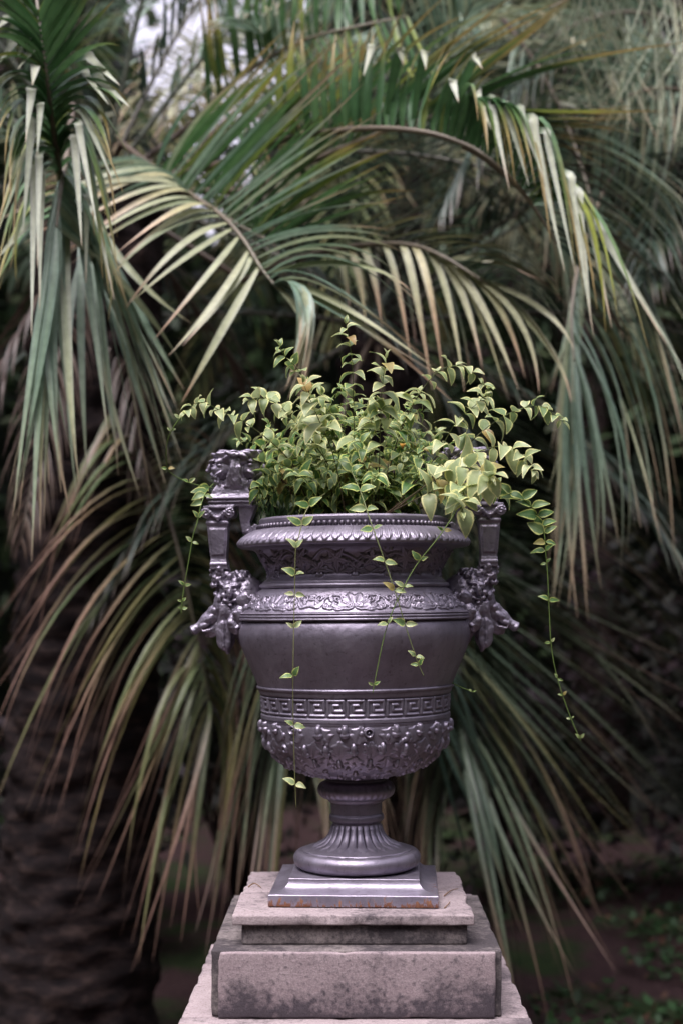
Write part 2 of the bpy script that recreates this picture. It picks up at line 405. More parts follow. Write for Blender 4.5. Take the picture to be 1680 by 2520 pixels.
# rim: lip, overlapping leaf moulding
def rim_disp(T, S, Rr, Zz):
    D = np.zeros_like(T)
    # leaf moulding between z 172 and 141
    v = (172 - Zz) / (172 - 141.0); inside = (v > -.05) & (v < 1.12) & (Rr > 236)
    n = 74; u = ((T * n / (2 * np.pi) + .25 * v) % 1.0) - .5
    edge = 1.0 - 1.25 * np.abs(u) ** 1.6                     # scalloped lower border
    hgt = np.clip((edge - v * .92) * 7, 0, 1) ** .6
    vein = np.minimum(1, np.abs(u) / .07)
    groove = np.minimum(1, (0.5 - np.abs(u)) / .09)
    strands = .85 + .15 * np.cos(u * 30 + v * 3)
    D += np.where(inside, (hgt * (.55 + .45 * groove) * (.8 + .2 * vein) * strands) * 4.2, 0)
    D += .25 * lump(T, S, Rr, 23)
    return D
rim_prof = [(214, 150), (216, 196), (219, 203), (227, 203.5), (231, 199), (231, 192), (228, 188), (226, 180), (228, 173)] + \
    smooth_prof([(234, 173), (246, 170), (262, 162), (275, 152), (283, 143)], 5) + [(284.5, 139), (283, 135), (277, 132), (268, 131)]
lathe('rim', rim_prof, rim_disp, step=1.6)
# beads
mb = MB(); nb = 108
for k in range(nb):
    a = 2 * math.pi * k / nb; c = Vector((.231 * math.sin(a), -.231 * math.cos(a), (181 + 713) / 1000))
    rr = .0074 * random.uniform(.93, 1.05); vs = []; fs = []; nu, nv = 8, 6
    tx = Vector((math.cos(a), math.sin(a), 0)); rd = Vector((math.sin(a), -math.cos(a), 0)); up = Vector((0, 0, 1))
    for j in range(nv + 1):
        ph = math.pi * j / nv
        for i in range(nu):
            t_ = 2 * math.pi * i / nu
            vs.append(c + tx * rr * .86 * math.sin(ph) * math.cos(t_) + rd * rr * math.sin(ph) * math.sin(t_) + up * rr * 1.1 * math.cos(ph))
    for j in range(nv):
        for i in range(nu): fs.append((j * nu + i, (j + 1) * nu + i, (j + 1) * nu + (i + 1) % nu, j * nu + (i + 1) % nu))
    mb.add(vs, fs)
o = bpy.data.objects.new('bead_ring', mb.mesh('bead_ring')); col.objects.link(o); o.data.materials.append(M_SILVER); o.data.shade_smooth(); o.parent = urn

# bowl
bowl_prof = smooth_prof([(272, 131), (250, 128), (234, 118), (224, 100), (213, 80), (209, 68), (213, 58), (222, 50)], 6) + \
    [(224, 49), (224, 46)] + smooth_prof([(226, 46), (231, 43), (233, 38), (231, 34)], 3) + [(229, 33.5), (229, 31)] + \
    smooth_prof([(230, 31), (240, 22), (254, 4), (268, -14), (275, -24)], 6) + \
    [(279, -24.5), (283, -27), (281, -29.5), (279.5, -30), (282.5, -31.5), (283.5, -34), (282, -36.5), (280.5, -37), (284, -39), (284.5, -42), (281.5, -44)] + \
    smooth_prof([(274, -44.5), (279.5, -54), (283, -68), (283, -84), (277, -108), (267, -134), (256, -160), (245.5, -185), (238, -203)], 7) + \
    [(240.5, -204), (242, -207), (240.5, -210), (237.5, -212), (235.5, -220), (234, -223), (231.5, -224.5), (231, -228)] + \
    [(230.5, -240), (229.5, -255), (229, -269)] + [(230, -271), (232, -273), (232, -282), (229.5, -284)] + \
    smooth_prof([(230, -284), (232.5, -296), (231, -318), (225, -342), (212, -366), (192, -389), (165, -407), (132, -421), (98, -429), (78, -432)], 7)
PAL_N = 8
key_pts = [(0, 5), (0, 40), (37, 40), (37, 16), (13, 16), (13, 29), (25, 29)]
def bowl_disp(T, S, Rr, Zz):
    D = .22 * lump(T, S, Rr, 17, 1.3) + .15 * lump(T, S * 3, Rr, 41, .4)
    rs = np.random.default_rng(5)
    # (a) vine leaves round the neck
    rows = np.where((Zz[:, 0] < 128) & (Zz[:, 0] > 56) & (np.arange(len(Zz)) < len(Zz) * .3))[0]
    Tn, Sn, Rn = T[rows], S[rows], Rr[rows]; s0 = Sn.min(); s1 = Sn.max(); H = np.zeros_like(Tn)
    vine = 38 + 14 * np.sin(Tn * 11); H = np.maximum(H, 3.4 * rnd_ridge(np.abs(Sn - s0 - vine), 4))
    vine2 = 30 + 18 * np.sin(Tn * 13 + 2); H = np.maximum(H, 3.0 * rnd_ridge(np.abs(Sn - s0 - vine2), 3))
    for k in range(34):
        t0 = 2 * np.pi * k / 34 + rs.uniform(-.02, .02); y0 = (s1 - s0) * (.42 if k % 2 else .70) + rs.uniform(-5, 5)
        dx = wrap(Tn - t0) * Rn; dy = Sn - s0 - y0
        H = np.maximum(H, vine_leaf(dx, dy, math.pi / 2 + rs.uniform(-.7, .7), rs.uniform(32, 41), rs.uniform(4.5, 6.5)))
    for k in range(60):
        t0 = rs.uniform(0, 2 * np.pi); y0 = rs.uniform(6, s1 - s0 - 20); rr = rs.uniform(3, 5)
        d = np.hypot(wrap(Tn - t0) * Rn, Sn - s0 - y0); H = np.maximum(H, (rr + 3.5) * rnd_ridge(d, rr))
    fade = np.clip((Sn - s0) / 6, 0, 1) * np.clip((s1 - Sn) / 5, 0, 1)
    D[rows] += H * fade
    # (b) acanthus and palmette frieze on the shoulder
    rows = np.where((Zz[:, 0] < 30.5) & (Zz[:, 0] > -24))[0]
    Tn, Sn, Rn = T[rows], S[rows], Rr[rows]; s0 = Sn.min(); hgt = Sn.max() - s0
    per = 2 * np.pi / PAL_N; tt = (Tn + per / 2) % per - per / 2
    x = np.abs(tt) * 258; y = hgt - (Sn - s0)                 # y up from the lower fillet
    H = np.zeros_like(x)
    rho = np.hypot(x, y - 8); ph = np.arctan2(x, y - 8)
    H = np.maximum(H, 3.6 * (.35 + .65 * np.abs(np.cos(ph * 5.2))) * np.clip((44 - 4 * np.cos(ph * 5.2 * 2) - rho) / 5, 0, 1) ** .5 * (ph < 1.75) * np.clip((rho - 10) / 4, 0, 1))
    def rid(pts, wd, amp):
        nonlocal H; H = np.maximum(H, amp * rnd_ridge(poly_d(x, y, pts), wd))
    rid(spiral(11, 17, 9, 1.5, -2.6, -1.6), 2.3, 4.8)
    rid([(5, 9), (14, 5), (26, 6), (38, 12), (48, 22)], 2.6, 4.2)
    rid(spiral(38, 34, 11, 1.5, 1.2, 1.5), 2.2, 4.4)
    rid([(40, 45), (54, 46), (66, 38), (74, 26), (84, 16), (95, 13), (103, 16)], 2.6, 4.2)
    rid(spiral(82, 36, 11, 1.5, -1.7, 1.5), 2.3, 4.6)
    rid(spiral(62, 14, 8, 1.2, 1.5, -1.4), 2.1, 4.2)
    rid(spiral(99, 36, 6, 1.2, 2.0, -1.2), 2.0, 4.0)
    for (lx, ly, la, LL, WW) in ((30, 8, .45, 26, 12), (50, 26, 1.2, 24, 12), (58, 44, -.25, 22, 10), (70, 30, -1.1, 22, 11), (88, 18, 1.7, 20, 10), (92, 44, .1, 14, 9), (46, 8, -.1, 16, 8), (76, 10, .15, 20, 8), (20, 42, .3, 16, 8)):
        H = np.maximum(H, leaf_stamp(x - lx, y - ly, la, LL, WW, 4, 3.8))
    fade = np.clip((Sn - s0) / 4, 0, 1) * np.clip((hgt - (Sn - s0)) / 3, 0, 1)
    D[rows] += H * fade
    # (c) greek key
    rows = np.where((Zz[:, 0] < -224.6) & (Zz[:, 0] > -270.5))[0]
    Tn, Sn, Rn = T[rows], S[rows], Rr[rows]; nk = 31; P_ = 2 * np.pi * 230 / nk
    x = ((Tn * 230 + 18) % P_); y = -224.5 - Zz[rows]; y = 45 - y; H = np.zeros_like(x)
    for off in (-P_, 0, P_):
        dd = poly_d(x + off, y, key_pts); H = np.maximum(H, np.clip((3.3 - dd) / 1.3, 0, 1))
        dd = poly_d(x + off, y, [(0, 5), (37, 5)]); H = np.maximum(H, np.clip((3.0 - dd) / 1.3, 0, 1))
    D[rows] += H * 3.6 - 1.0
    # (d) oak leaves and acorns under the belly
    rows = np.where(Zz[:, 0] < -284.5)[0]; rows = rows[rows > len(Zz) * .6]
    Tn, Sn, Rn = T[rows], S[rows], Rr[rows]; s0 = Sn.min(); H = np.zeros_like(Tn)
    for ri, (sy, cnt, LL, WW) in enumerate(((46, 20, 44, 48), (84, 20, 44, 46), (120, 18, 42, 44), (152, 14, 38, 40), (180, 11, 34, 36), (204, 8, 28, 30))):
        for k in range(cnt):
            t0 = 2 * np.pi * (k + .5 * (ri % 2)) / cnt + rs.uniform(-.03, .03)
            dx = wrap(Tn - t0) * Rn; dy = -(Sn - s0 - sy)
            H = np.maximum(H, leaf_stamp(dx, dy, math.pi / 2 + rs.uniform(-.35, .35), LL * rs.uniform(.9, 1.1), WW * rs.uniform(.8, 1.05), 3, rs.uniform(3.2, 5.0)))
    for k in range(330):                       # small lobes, twigs and berries between them
        sy = 12 + 205 * rs.random() ** 1.15; t0 = rs.uniform(0, 2 * np.pi); a_ = rs.uniform(3, 7) * (1 - .35 * sy / 217); b_ = a_ * rs.uniform(.9, 2.0); q = rs.uniform(-.8, .8)
        dx = wrap(Tn - t0) * Rn; dy = -(Sn - s0 - sy); u = dx * math.cos(q) - dy * math.sin(q); v = dx * math.sin(q) + dy * math.cos(q)
        H = np.maximum(H, 2.5 + a_ * .95 * np.sqrt(np.clip(1 - (u / a_) ** 2 - (v / b_) ** 2, 0, 1)) - 2.5 * ((u / a_) ** 2 + (v / b_) ** 2 > 1))
    for ri, (sy, cnt, sz) in enumerate(((18, 23, 1.35), (66, 22, 1.2), (108, 18, 1.0), (144, 14, .8), (172, 11, .7))):
        for k in range(cnt):
            t0 = 2 * np.pi * (k + .5 * ((ri + 1) % 2)) / cnt + rs.uniform(-.03, .03)
            dx = wrap(Tn - t0) * Rn; dy = -(Sn - s0 - sy) + rs.uniform(-4, 4)
            if (k * 7 + ri * 3) % 4 == 0:      # rosette
                rho = np.hypot(dx, dy); H = np.maximum(H, 10 * sz * (np.exp(-((rho - 6.5 * sz) / 2.6) ** 2) + .8 * np.exp(-(rho / 2.6) ** 2)))
            else:                              # acorn standing in its cup
                nut = np.sqrt(np.clip(1 - (dx / (6.2 * sz)) ** 2 - ((dy - 5) / (12 * sz)) ** 2, 0, 1)) * 12.5 * sz
                cup = np.sqrt(np.clip(1 - (dx / (8.6 * sz)) ** 2 - ((dy + 6) / (6 * sz)) ** 2, 0, 1)) * 12 * sz
                H = np.maximum(H, np.maximum(nut, cup))
    H += .5 * np.clip(lump(Tn, Sn * 2.2, Rn, 29), -.4, 1)
    fade = np.clip((Sn - s0) / 5, 0, 1) * np.clip((Sn.max() - Sn) / 25, .15, 1)
    D[rows] += (H * .68 - 3.2) * fade
    return D
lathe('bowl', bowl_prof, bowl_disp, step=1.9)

def foot_disp(T, S, Rr, Zz):
    D = .2 * lump(T, S, Rr, 13, 2)
    n = 24; u = (T * n / (2 * np.pi)) % 1.0 - .5
    top, bot = -545.0, -600.0
    v = (top - Zz) / (top - bot); ins = (Zz < top) & (Rr < 132)
    sc = np.clip(((1.04 - .16 * (np.abs(u) * 2) ** 2) - v) * 12, 0, 1) * np.clip(v * 6, 0, 1)
    D += np.where(ins, sc * (3.2 * (1 - (np.abs(u) * 2) ** 2) - 4.0 * np.exp(-((.5 - np.abs(u)) / .06) ** 2) ), 0)
    # worn beading on the knop
    kn = (Zz < -445) & (Zz > -478); D += np.where(kn, .8 * np.cos(T * 34), 0)
    return D
foot_prof = [(70, -425), (74, -436), (74, -440)] + smooth_prof([(76, -440), (88, -446), (94, -458), (92, -470), (84, -480), (74, -483)], 4) + \
    [(70, -484), (68, -490), (63, -492), (62, -520), (66, -524), (67, -530), (66, -536), (60, -540)] + \
    smooth_prof([(58, -541), (61, -556), (69, -574), (82, -588), (102, -598), (127, -605)], 6) + [(132, -606), (134, -609)] + \
    smooth_prof([(134, -609), (146, -611), (154, -620), (156, -630), (152, -642), (142, -650), (128, -654)], 4)
lathe('foot', foot_prof, foot_disp, nt=720, step=2)

def build_base():
    secs = [(100, -655), (153, -655), (154, -656), (154, -659)]
    for k in range(9):
        a = math.pi / 2 * k / 8; secs.append((154 + 38 * (1 - math.cos(a)), -659 - 25 * math.sin(a)))
    secs += [(196, -684.5), (197.5, -686), (198, -688), (198, -711.5), (196, -713)]
    bm = bmesh.new(); rings = []
    per = 24
    for h, z in secs:
        ring = []
        for s in range(4):
            for k in range(per):
                u = -1 + 2 * k / per; x, y = {0: (u, -1), 1: (1, u), 2: (-u, 1), 3: (-1, -u)}[s]
                ring.append(bm.verts.new((x * h / 1000, y * h / 1000, (z + 713) / 1000)))
        rings.append(ring)
    n = 4 * per
    for a, b_ in zip(rings[:-1], rings[1:]):
        for k in range(n): bm.faces.new((a[k], b_[k], b_[(k + 1) % n], a[(k + 1) % n]))
    bm.faces.new(rings[0]); 
    for v in bm.verts:
        q = noise.noise(v.co * 25) * .0008; v.co += Vector((q, q, q))
    bmesh.ops.recalc_face_normals(bm, faces=bm.faces[:])
    me = bpy.data.meshes.new('square_base'); bm.to_mesh(me); bm.free(); me.shade_smooth()
    me.set_sharp_from_angle(angle=R(40))
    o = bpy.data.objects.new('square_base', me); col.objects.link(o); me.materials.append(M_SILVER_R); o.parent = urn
    o.rotation_euler = (0, R(.62), R(-2.2)); o.location = (-.003, 0, .0008)
build_base()

# --- handles: sculpted from blobs fused by a voxel remesh
def voxel(bm, size, name, smooth_it=2, amp=.0012, freq=90, amp2=.0006, freq2=260):
    me = bpy.data.meshes.new('tmp'); bm.to_mesh(me); bm.free()
    o = bpy.data.objects.new('tmp', me); col.objects.link(o)
    md = o.modifiers.new('r', 'REMESH'); md.mode = 'VOXEL'; md.voxel_size = size
    if smooth_it:
        s = o.modifiers.new('s', 'SMOOTH'); s.factor = .5; s.iterations = smooth_it
    dg = bpy.context.evaluated_depsgraph_get(); dg.update()
    out = bpy.data.meshes.new_from_object(o.evaluated_get(dg)); out.name = name
    bpy.data.objects.remove(o); bpy.data.meshes.remove(me)
    nv = len(out.vertices); co = np.empty(nv * 3, np.float32); no = np.empty(nv * 3, np.float32)
    out.vertices.foreach_get('co', co); out.vertices.foreach_get('normal', no) if False else None
    no = np.array([v.normal[:] for v in out.vertices], np.float32)
    co = co.reshape(-1, 3)
    for i in range(nv):
        p = Vector(co[i]); d = noise.noise(p * freq) * amp + noise.noise(p * freq2) * amp2
        co[i] += no[i] * d
    out.vertices.foreach_set('co', co.ravel()); out.update(); out.shade_smooth()
    return out
def ell(bm, q, y, z, rq, ry, rz, rot=0, roty=0, sub=2):
    mtx = Matrix.Translation((q / 1000, y / 1000, z / 1000)) @ Matrix.Rotation(R(rot), 4, 'Y') @ Matrix.Rotation(R(roty), 4, 'Z') @ Matrix.Diagonal((rq / 1000, ry / 1000, rz / 1000, 1))
    bmesh.ops.create_icosphere(bm, subdivisions=sub, radius=1, matrix=mtx)
def boxp(bm, q0, q1, y0, y1, z0, z1, top=None):
    """box; top=(q0,q1,y0,y1) sets a different upper section"""
    t_ = top or (q0, q1, y0, y1)
    vs = [bm.verts.new((a / 1000, b_ / 1000, c / 1000)) for a, b_, c in
          ((q0, y0, z0), (q1, y0, z0), (q1, y1, z0), (q0, y1, z0), (t_[0], t_[2], z1), (t_[1], t_[2], z1), (t_[1], t_[3], z1), (t_[0], t_[3], z1))]
    for f in ((3, 2, 1, 0), (4, 5, 6, 7), (0, 1, 5, 4), (1, 2, 6, 5), (2, 3, 7, 6), (3, 0, 4, 7)): bm.faces.new([vs[i] for i in f])
def cone_pts(bm, pts, n=12):
    """tapered tube through (q, y, z, r) points"""
    ps = [Vector((a / 1000, b_ / 1000, c / 1000)) for a, b_, c, r in pts]
    v, f = tube_data(ps, [p[3] / 1000 for p in pts], n); vv = [bm.verts.new(x) for x in v]
    for q in f: bm.faces.new([vv[i] for i in q])
    bmesh.ops.recalc_face_normals(bm, faces=bm.faces[:])
def handle_pillar():
    bm = bmesh.new()
    boxp(bm, 312, 351, -19, 19, 104, 192, (307, 359, -23, 23))          # tapering shaft
    boxp(bm, 317, 346, -23, 23, 118, 182, (313, 352, -26, 26))          # raised panel on the faces
    boxp(bm, 308, 353, -21, 21, 82, 106, (311, 352, -20, 20)); boxp(bm, 309, 353, -22.5, 22.5, 92, 98)
    boxp(bm, 304, 361, -26, 26, 193, 199); boxp(bm, 306, 359, -24, 24, 199, 206)
    return voxel(bm, .0016, 'pillar', 2, .0006, 60, .0005, 200)
def handle_capital():
    bm = bmesh.new()
    boxp(bm, 306, 358, -26, 26, 205, 240); 
    for q in (360, 301):
        for y in (-27,):
            cone_pts(bm, [(q, -33, 221, 13), (q, 33, 221, 13)], 20)
    # swag between the volutes
    for yy in (-30, 30):
        for k in range(9):
            u = k / 8; ell(bm, 348 - 34 * u, yy, 222 - 13 * math.sin(math.pi * u), 5, 5, 5.5)
        ell(bm, 331, yy, 205, 4.5, 4, 6)
        for q in (360, 301): 
            for k in range(14):
                a = k * .62; r_ = 10.5 - k * .62; s_ = 1 if q == 360 else -1
                ell(bm, q + s_ * r_ * math.cos(a), yy * 1.12, 221 + r_ * math.sin(a), 2.4, 3, 2.4, sub=1)
    boxp(bm, 290, 366, -33, 33, 232, 238)
    # long abacus reaching back over the rim
    boxp(bm, 246, 352, -30, 30, 236, 246); boxp(bm, 241, 355, -33, 33, 246, 249); boxp(bm, 243, 353, -31, 31, 249, 254); boxp(bm, 236, 358, -36, 36, 254, 259)
    boxp(bm, 240, 352, -32, 32, 258, 268, (250, 348, -28, 28))
    # bracket down to the rim
    boxp(bm, 253, 277, -20, 20, 198, 240, (236, 281, -26, 26)); boxp(bm, 246, 272, -17, 17, 172, 200, (254, 277, -19, 19))
    ell(bm, 258, 0, 176, 18, 20, 12); cone_pts(bm, [(240, -16, 184, 9), (240, 16, 184, 9)], 14)
    return voxel(bm, .0015, 'capital', 1, .0006, 60, .0005, 220)
def handle_bust():
    bm = bmesh.new(); rs = random.Random(3)
    ell(bm, 286, 0, 330, 46, 31, 40, sub=3); ell(bm, 286, 0, 290, 44, 31, 30, sub=3)
    boxp(bm, 243, 352, -30, 30, 262, 272, (256, 342, -27, 27)); boxp(bm, 250, 346, -28, 28, 270, 290, (262, 334, -25, 25))
    for s in (1, -1):                            # two bearded faces, back to back
        Q = lambda v: 287 + s * v
        ell(bm, Q(34), 0, 328, 27, 33, 30, sub=3)
        ell(bm, Q(56), 0, 350, 12, 26, 6, rot=s * 14)          # brow
        ell(bm, Q(67), 0, 334, 7, 6, 13, rot=s * -28)          # nose
        ell(bm, Q(72), 0, 327, 5, 6, 4)
        for y in (-1, 1):
            ell(bm, Q(48), y * 18, 329, 12, 10, 8)             # cheeks
            ell(bm, Q(54), y * 13, 340, 6, 6, 3.5)             # eyes
            for k in range(4): ell(bm, Q(60 - 5 * k), y * (7 + 5 * k), 318 - 3 * k, 7, 5, 4.5, rot=s * 30)      # moustache
            ell(bm, Q(38), y * 32, 337, 7, 4, 4); ell(bm, Q(38), y * 31, 347, 13, 5, 4, rot=s * 12); ell(bm, Q(40), y * 31, 318, 12, 5, 4, rot=s * 30)   # side of the face
            ell(bm, Q(34), y * 28, 350, 18, 7, 5, rot=s * 8)     # temples
        ell(bm, Q(60), 0, 309, 6, 9, 3)
        for k in range(26):                                    # beard in long locks
            u = rs.random(); y = rs.uniform(-28, 28) * (1 - .3 * u); x0 = 58 - 20 * u - abs(y) * .45
            cone_pts(bm, [(Q(x0), y, 312 - 18 * u, 5), (Q(x0 + 1), y, 302 - 20 * u, 5.5), (Q(x0 - 6), y, 290 - 20 * u, 2)], 7)
    for k in range(12):                                        # hair falling between the faces
        q = 276 + 20 * k / 11 + rs.uniform(-2, 2)
        for y in (-1, 1): cone_pts(bm, [(q, y * 32, 352, 4), (q + rs.uniform(-5, 5), y * 36, 328 + rs.uniform(-6, 6), 4.5), (q + rs.uniform(-12, 12), y * 34, 306 + rs.uniform(-8, 8), 4), (q + rs.uniform(-22, 22), y * 29, 284, 2.5)], 7)
    # tousled mass of hair and leaves that carries the flat top
    ell(bm, 284, 0, 350, 58, 37, 19, sub=3); boxp(bm, 236, 328, -33, 33, 354, 368, (228, 332, -36, 36))
    for k in range(34):
        a = 2 * math.pi * k / 34; ell(bm, 282 + 54 * math.cos(a) + rs.uniform(-3, 3), 37 * math.sin(a) + rs.uniform(-3, 3), 364 + rs.uniform(-7, 5), rs.uniform(8, 16), rs.uniform(6, 9), rs.uniform(4, 7), rot=rs.uniform(-35, 35), sub=2)
    for k in range(20):
        ell(bm, 282 + rs.uniform(-52, 52), rs.uniform(-36, 36), 373 + rs.uniform(-3, 3), rs.uniform(10, 18), rs.uniform(8, 13), rs.uniform(3, 6), sub=2)
    return voxel(bm, .0015, 'bust', 1, .0015, 70, .0006, 190)
def handle_mask():
    bm = bmesh.new(); rs = random.Random(12)
    ell(bm, 288, 0, 18, 48, 44, 56, sub=3); ell(bm, 262, 0, 30, 44, 40, 34, sub=3)
    ell(bm, 262, 0, -35, 40, 40, 45, sub=3); ell(bm, 330, 0, 62, 21, 24, 34, rot=10, sub=3)
    ell(bm, 322, 0, -5, 26, 34, 40, sub=3)
    # satyr face turned to the side the camera sees, and its twin at the back
    for s in (-1, 1):
        ell(bm, 296, s * 40, 40, 24, 12, 6, rot=12); ell(bm, 300, s * 48, 24, 7, 12, 14, rot=-10)
        ell(bm, 281, s * 42, 20, 11, 11, 10); ell(bm, 316, s * 36, 18, 10, 10, 9)
        ell(bm, 286, s * 44, 31, 6, 6, 4); ell(bm, 310, s * 42, 31, 6, 6, 4)
        ell(bm, 290, s * 44, 5, 14, 8, 4.5, rot=18); ell(bm, 308, s * 42, 4, 12, 8, 4.5, rot=-22)
        ell(bm, 299, s * 42, -6, 8, 8, 4)
        for k in range(10):                                     # beard strands
            a = k / 9; cone_pts(bm, [(278 + 44 * a, s * 36, -4, 6), (272 + 54 * a + rs.uniform(-4, 4), s * 38, -26, 6.5), (268 + 58 * a + rs.uniform(-8, 8), s * 32, -48 - rs.uniform(0, 12), 3)], 8)
        # curling ribbons and lobes toward the bowl
        for (q, z, a, l) in ((246, -22, 30, 26), (252, -44, 60, 24), (240, -52, 85, 22), (262, -62, 110, 22), (244, -68, 100, 18), (236, 2, 10, 24), (256, -6, -30, 22)):
            ell(bm, q, s * 30, z, l * .7, 10, 8, rot=a); ell(bm, q - 5, s * 33, z - 6, 7, 7, 6)
    for s in (-1, 1):
        for (q, y, z, a_, b_, c_, ro) in ((258, 58, 8, 26, 16, 22, 20), (246, 66, -22, 24, 16, 18, -30), (256, 60, -50, 22, 16, 20, 30), (236, 72, -48, 16, 13, 17, 0), (262, 50, -74, 16, 14, 20, 12), (240, 66, -74, 10, 10, 18, -12), (272, 56, -28, 20, 18, 26, 0), (290, 50, -52, 18, 16, 26, 10), (240, 70, 6, 16, 12, 12, 30)):
            ell(bm, q, s * y, z, a_, b_, c_, rot=ro, sub=3)
            for k in range(4): ell(bm, q + rs.uniform(-a_, a_) * .7, s * (y + b_ * .7), z + rs.uniform(-c_, c_) * .7, rs.uniform(5, 10), rs.uniform(5, 8), rs.uniform(4, 9), rot=rs.uniform(-60, 60), sub=1)
        ell(bm, 318, s * 34, -78, 20, 9, 40, rot=4, sub=3); ell(bm, 318, s * 42, -78, 3, 4, 34)
    # clusters of grapes and leaves
    for k in range(120):
        a = rs.uniform(0, 2 * math.pi); b_ = rs.uniform(-.9, 1.0)
        q = 290 + 50 * math.cos(a) * math.sqrt(1 - b_ * b_ * .8); y = 44 * math.sin(a) * math.sqrt(1 - b_ * b_ * .8); z = 14 + 62 * b_
        if abs(y) > 30 and -10 < z < 45 and 275 < q < 322: continue
        ell(bm, q, y, z, rs.uniform(6, 10), rs.uniform(6, 10), rs.uniform(6, 11), rot=rs.uniform(-60, 60), sub=1)
    for k in range(46):
        u = rs.random(); a = rs.uniform(0, 2 * math.pi)
        ell(bm, 330 + 20 * math.cos(a), 24 * math.sin(a), 40 + 48 * u, rs.uniform(5, 9), rs.uniform(5, 9), rs.uniform(5, 9), sub=1)
    # boar's snout jutting outwards
    cone_pts(bm, [(318, 0, -14, 26), (345, 0, -30, 23), (368, 0, -46, 17), (384, 0, -58, 12), (392, 0, -64, 13), (399, 0, -69, 16)], 16)
    ell(bm, 398, 0, -68, 7, 15, 13, rot=35); ell(bm, 350, 0, -18, 22, 16, 9, rot=32)
    for s in (-1, 1):
        ell(bm, 354, s * 19, -36, 17, 7, 8, rot=40); ell(bm, 340, s * 20, -20, 10, 7, 9); ell(bm, 366, s * 15, -54, 16, 6, 6, rot=20)
        cone_pts(bm, [(352, s * 15, -66, 5), (372, s * 17, -70, 3.5), (378, s * 18, -60, 1)], 8)
    cone_pts(bm, [(326, 0, -50, 20), (348, 0, -68, 15), (362, 0, -77, 11), (369, 0, -80, 6)], 14)
    # pendant leaf below
    for s in (-1, 0, 1):
        cone_pts(bm, [(308 + 4 * s, s * 16, -30, 16), (314, s * 24, -62, 17), (316, s * 24, -88, 14), (315, s * 20, -110, 8), (313, s * 16, -128, 1.5)], 10)
        ell(bm, 315, s * 36, -80, 3, 4, 32)
    cone_pts(bm, [(280, 0, -50, 26), (278, 0, -80, 18), (276, 0, -100, 10), (275, 0, -108, 3)], 10)
    for s in (-1, 1):
        cone_pts(bm, [(270, s * 26, -50, 12), (262, s * 28, -76, 10), (258, s * 24, -92, 3)], 8)
    return voxel(bm, .0018, 'mask', 1, .0030, 50, .0008, 170)
HP, HC, HB, HM = handle_pillar(), handle_capital(), handle_bust(), handle_mask()
def mirrored(me):
    m2 = me.copy(); m2.transform(Matrix.Diagonal((-1, 1, 1, 1))); m2.flip_normals(); return m2
for side in (-1, 1):
    hl = bpy.data.objects.new('handle', mirrored(HP) if side < 0 else HP); col.objects.link(hl); hl.parent = urn; hl.location = (0, 0, .713)
    hl.data.materials.append(M_SILVER)
    for nm, me in (('capital', HC), ('bust', HB), ('mask', HM)):
        q = bpy.data.objects.new(nm, mirrored(me) if side < 0 else me); col.objects.link(q); q.parent = hl
        q.data.materials.append(M_SILVER)
    hl.rotation_euler = (0, 0, R(-3) if side < 0 else R(2))
urn.rotation_euler = (0, R(-.62), 0)

# ------------------------------------------------------------------ soil and the periwinkle
sb = MB(); vs = [Vector((UX, 0, Z(176)))]; fs = []
for j in range(1, 9):
    for k in range(40):
        a = 2 * math.pi * k / 40; r_ = .0265 * j; x, y = r_ * math.cos(a), r_ * math.sin(a)
        vs.append(Vector((UX - .007 + x, y, Z(176 - (r_ / .212) ** 2 * 8) + noise.noise(Vector((x * 40, y * 40, 0))) * .007)))
for k in range(40): fs.append((0, 1 + k, 1 + (k + 1) % 40))
for j in range(7):
    for k in range(40): fs.append((1 + j * 40 + k, 1 + (j + 1) * 40 + k, 1 + (j + 1) * 40 + (k + 1) % 40, 1 + j * 40 + (k + 1) % 40))
sb.add(vs, fs); tag(sb.build('potting_soil', M_SOIL), 'dark potting soil filling the silver urn', 'soil', kind='stuff')

plant = empty('periwinkle_plant', (UX, 0, Z(176))); tag(plant, 'variegated periwinkle with cream edged leaves spilling from the silver urn', 'plant')
NU = [-1, -.62, 0, .62, 1]
def leaf(mb, base, axis, nrm, L, W, pale, curl=.25, fold=.25):
    axis = axis.normalized(); side = axis.cross(nrm)
    if side.length < .01: side = axis.cross(Vector((1, 0, .1)))
    side.normalize(); nrm = side.cross(axis).normalized()
    vs, fs, lc = [], [], []; nv = 7; ph = random.uniform(-.1, .1)
    for j in range(nv + 1):
        v = j / nv
        hw = W * .5 * (math.sin(math.pi * min(1, v ** .62 * .985 + .012)) ** .85 if v < 1 else 0)
        hw = max(hw, W * .02)
        c = base + axis * (L * v) + nrm * (L * (.10 * math.sin(math.pi * v) - curl * v * v))
        for u in NU:
            wv = math.sin(v * 9 + u * 2 + ph * 30) * L * .012
            back = -abs(u) * L * .07 * (1 - v) ** 3
            vs.append(c + side * (hw * u) + nrm * (abs(u) * hw * fold + wv) + axis * back); lc.append((u, v, pale))
    for j in range(nv):
        for i in range(4): fs.append((j * 5 + i, j * 5 + i + 1, (j + 1) * 5 + i + 1, (j + 1) * 5 + i))
    mb.add(vs, fs, lc=lc)
GREEN_ST = (.10, .15, .045, 1); BROWN_ST = (.075, .040, .030, 1)
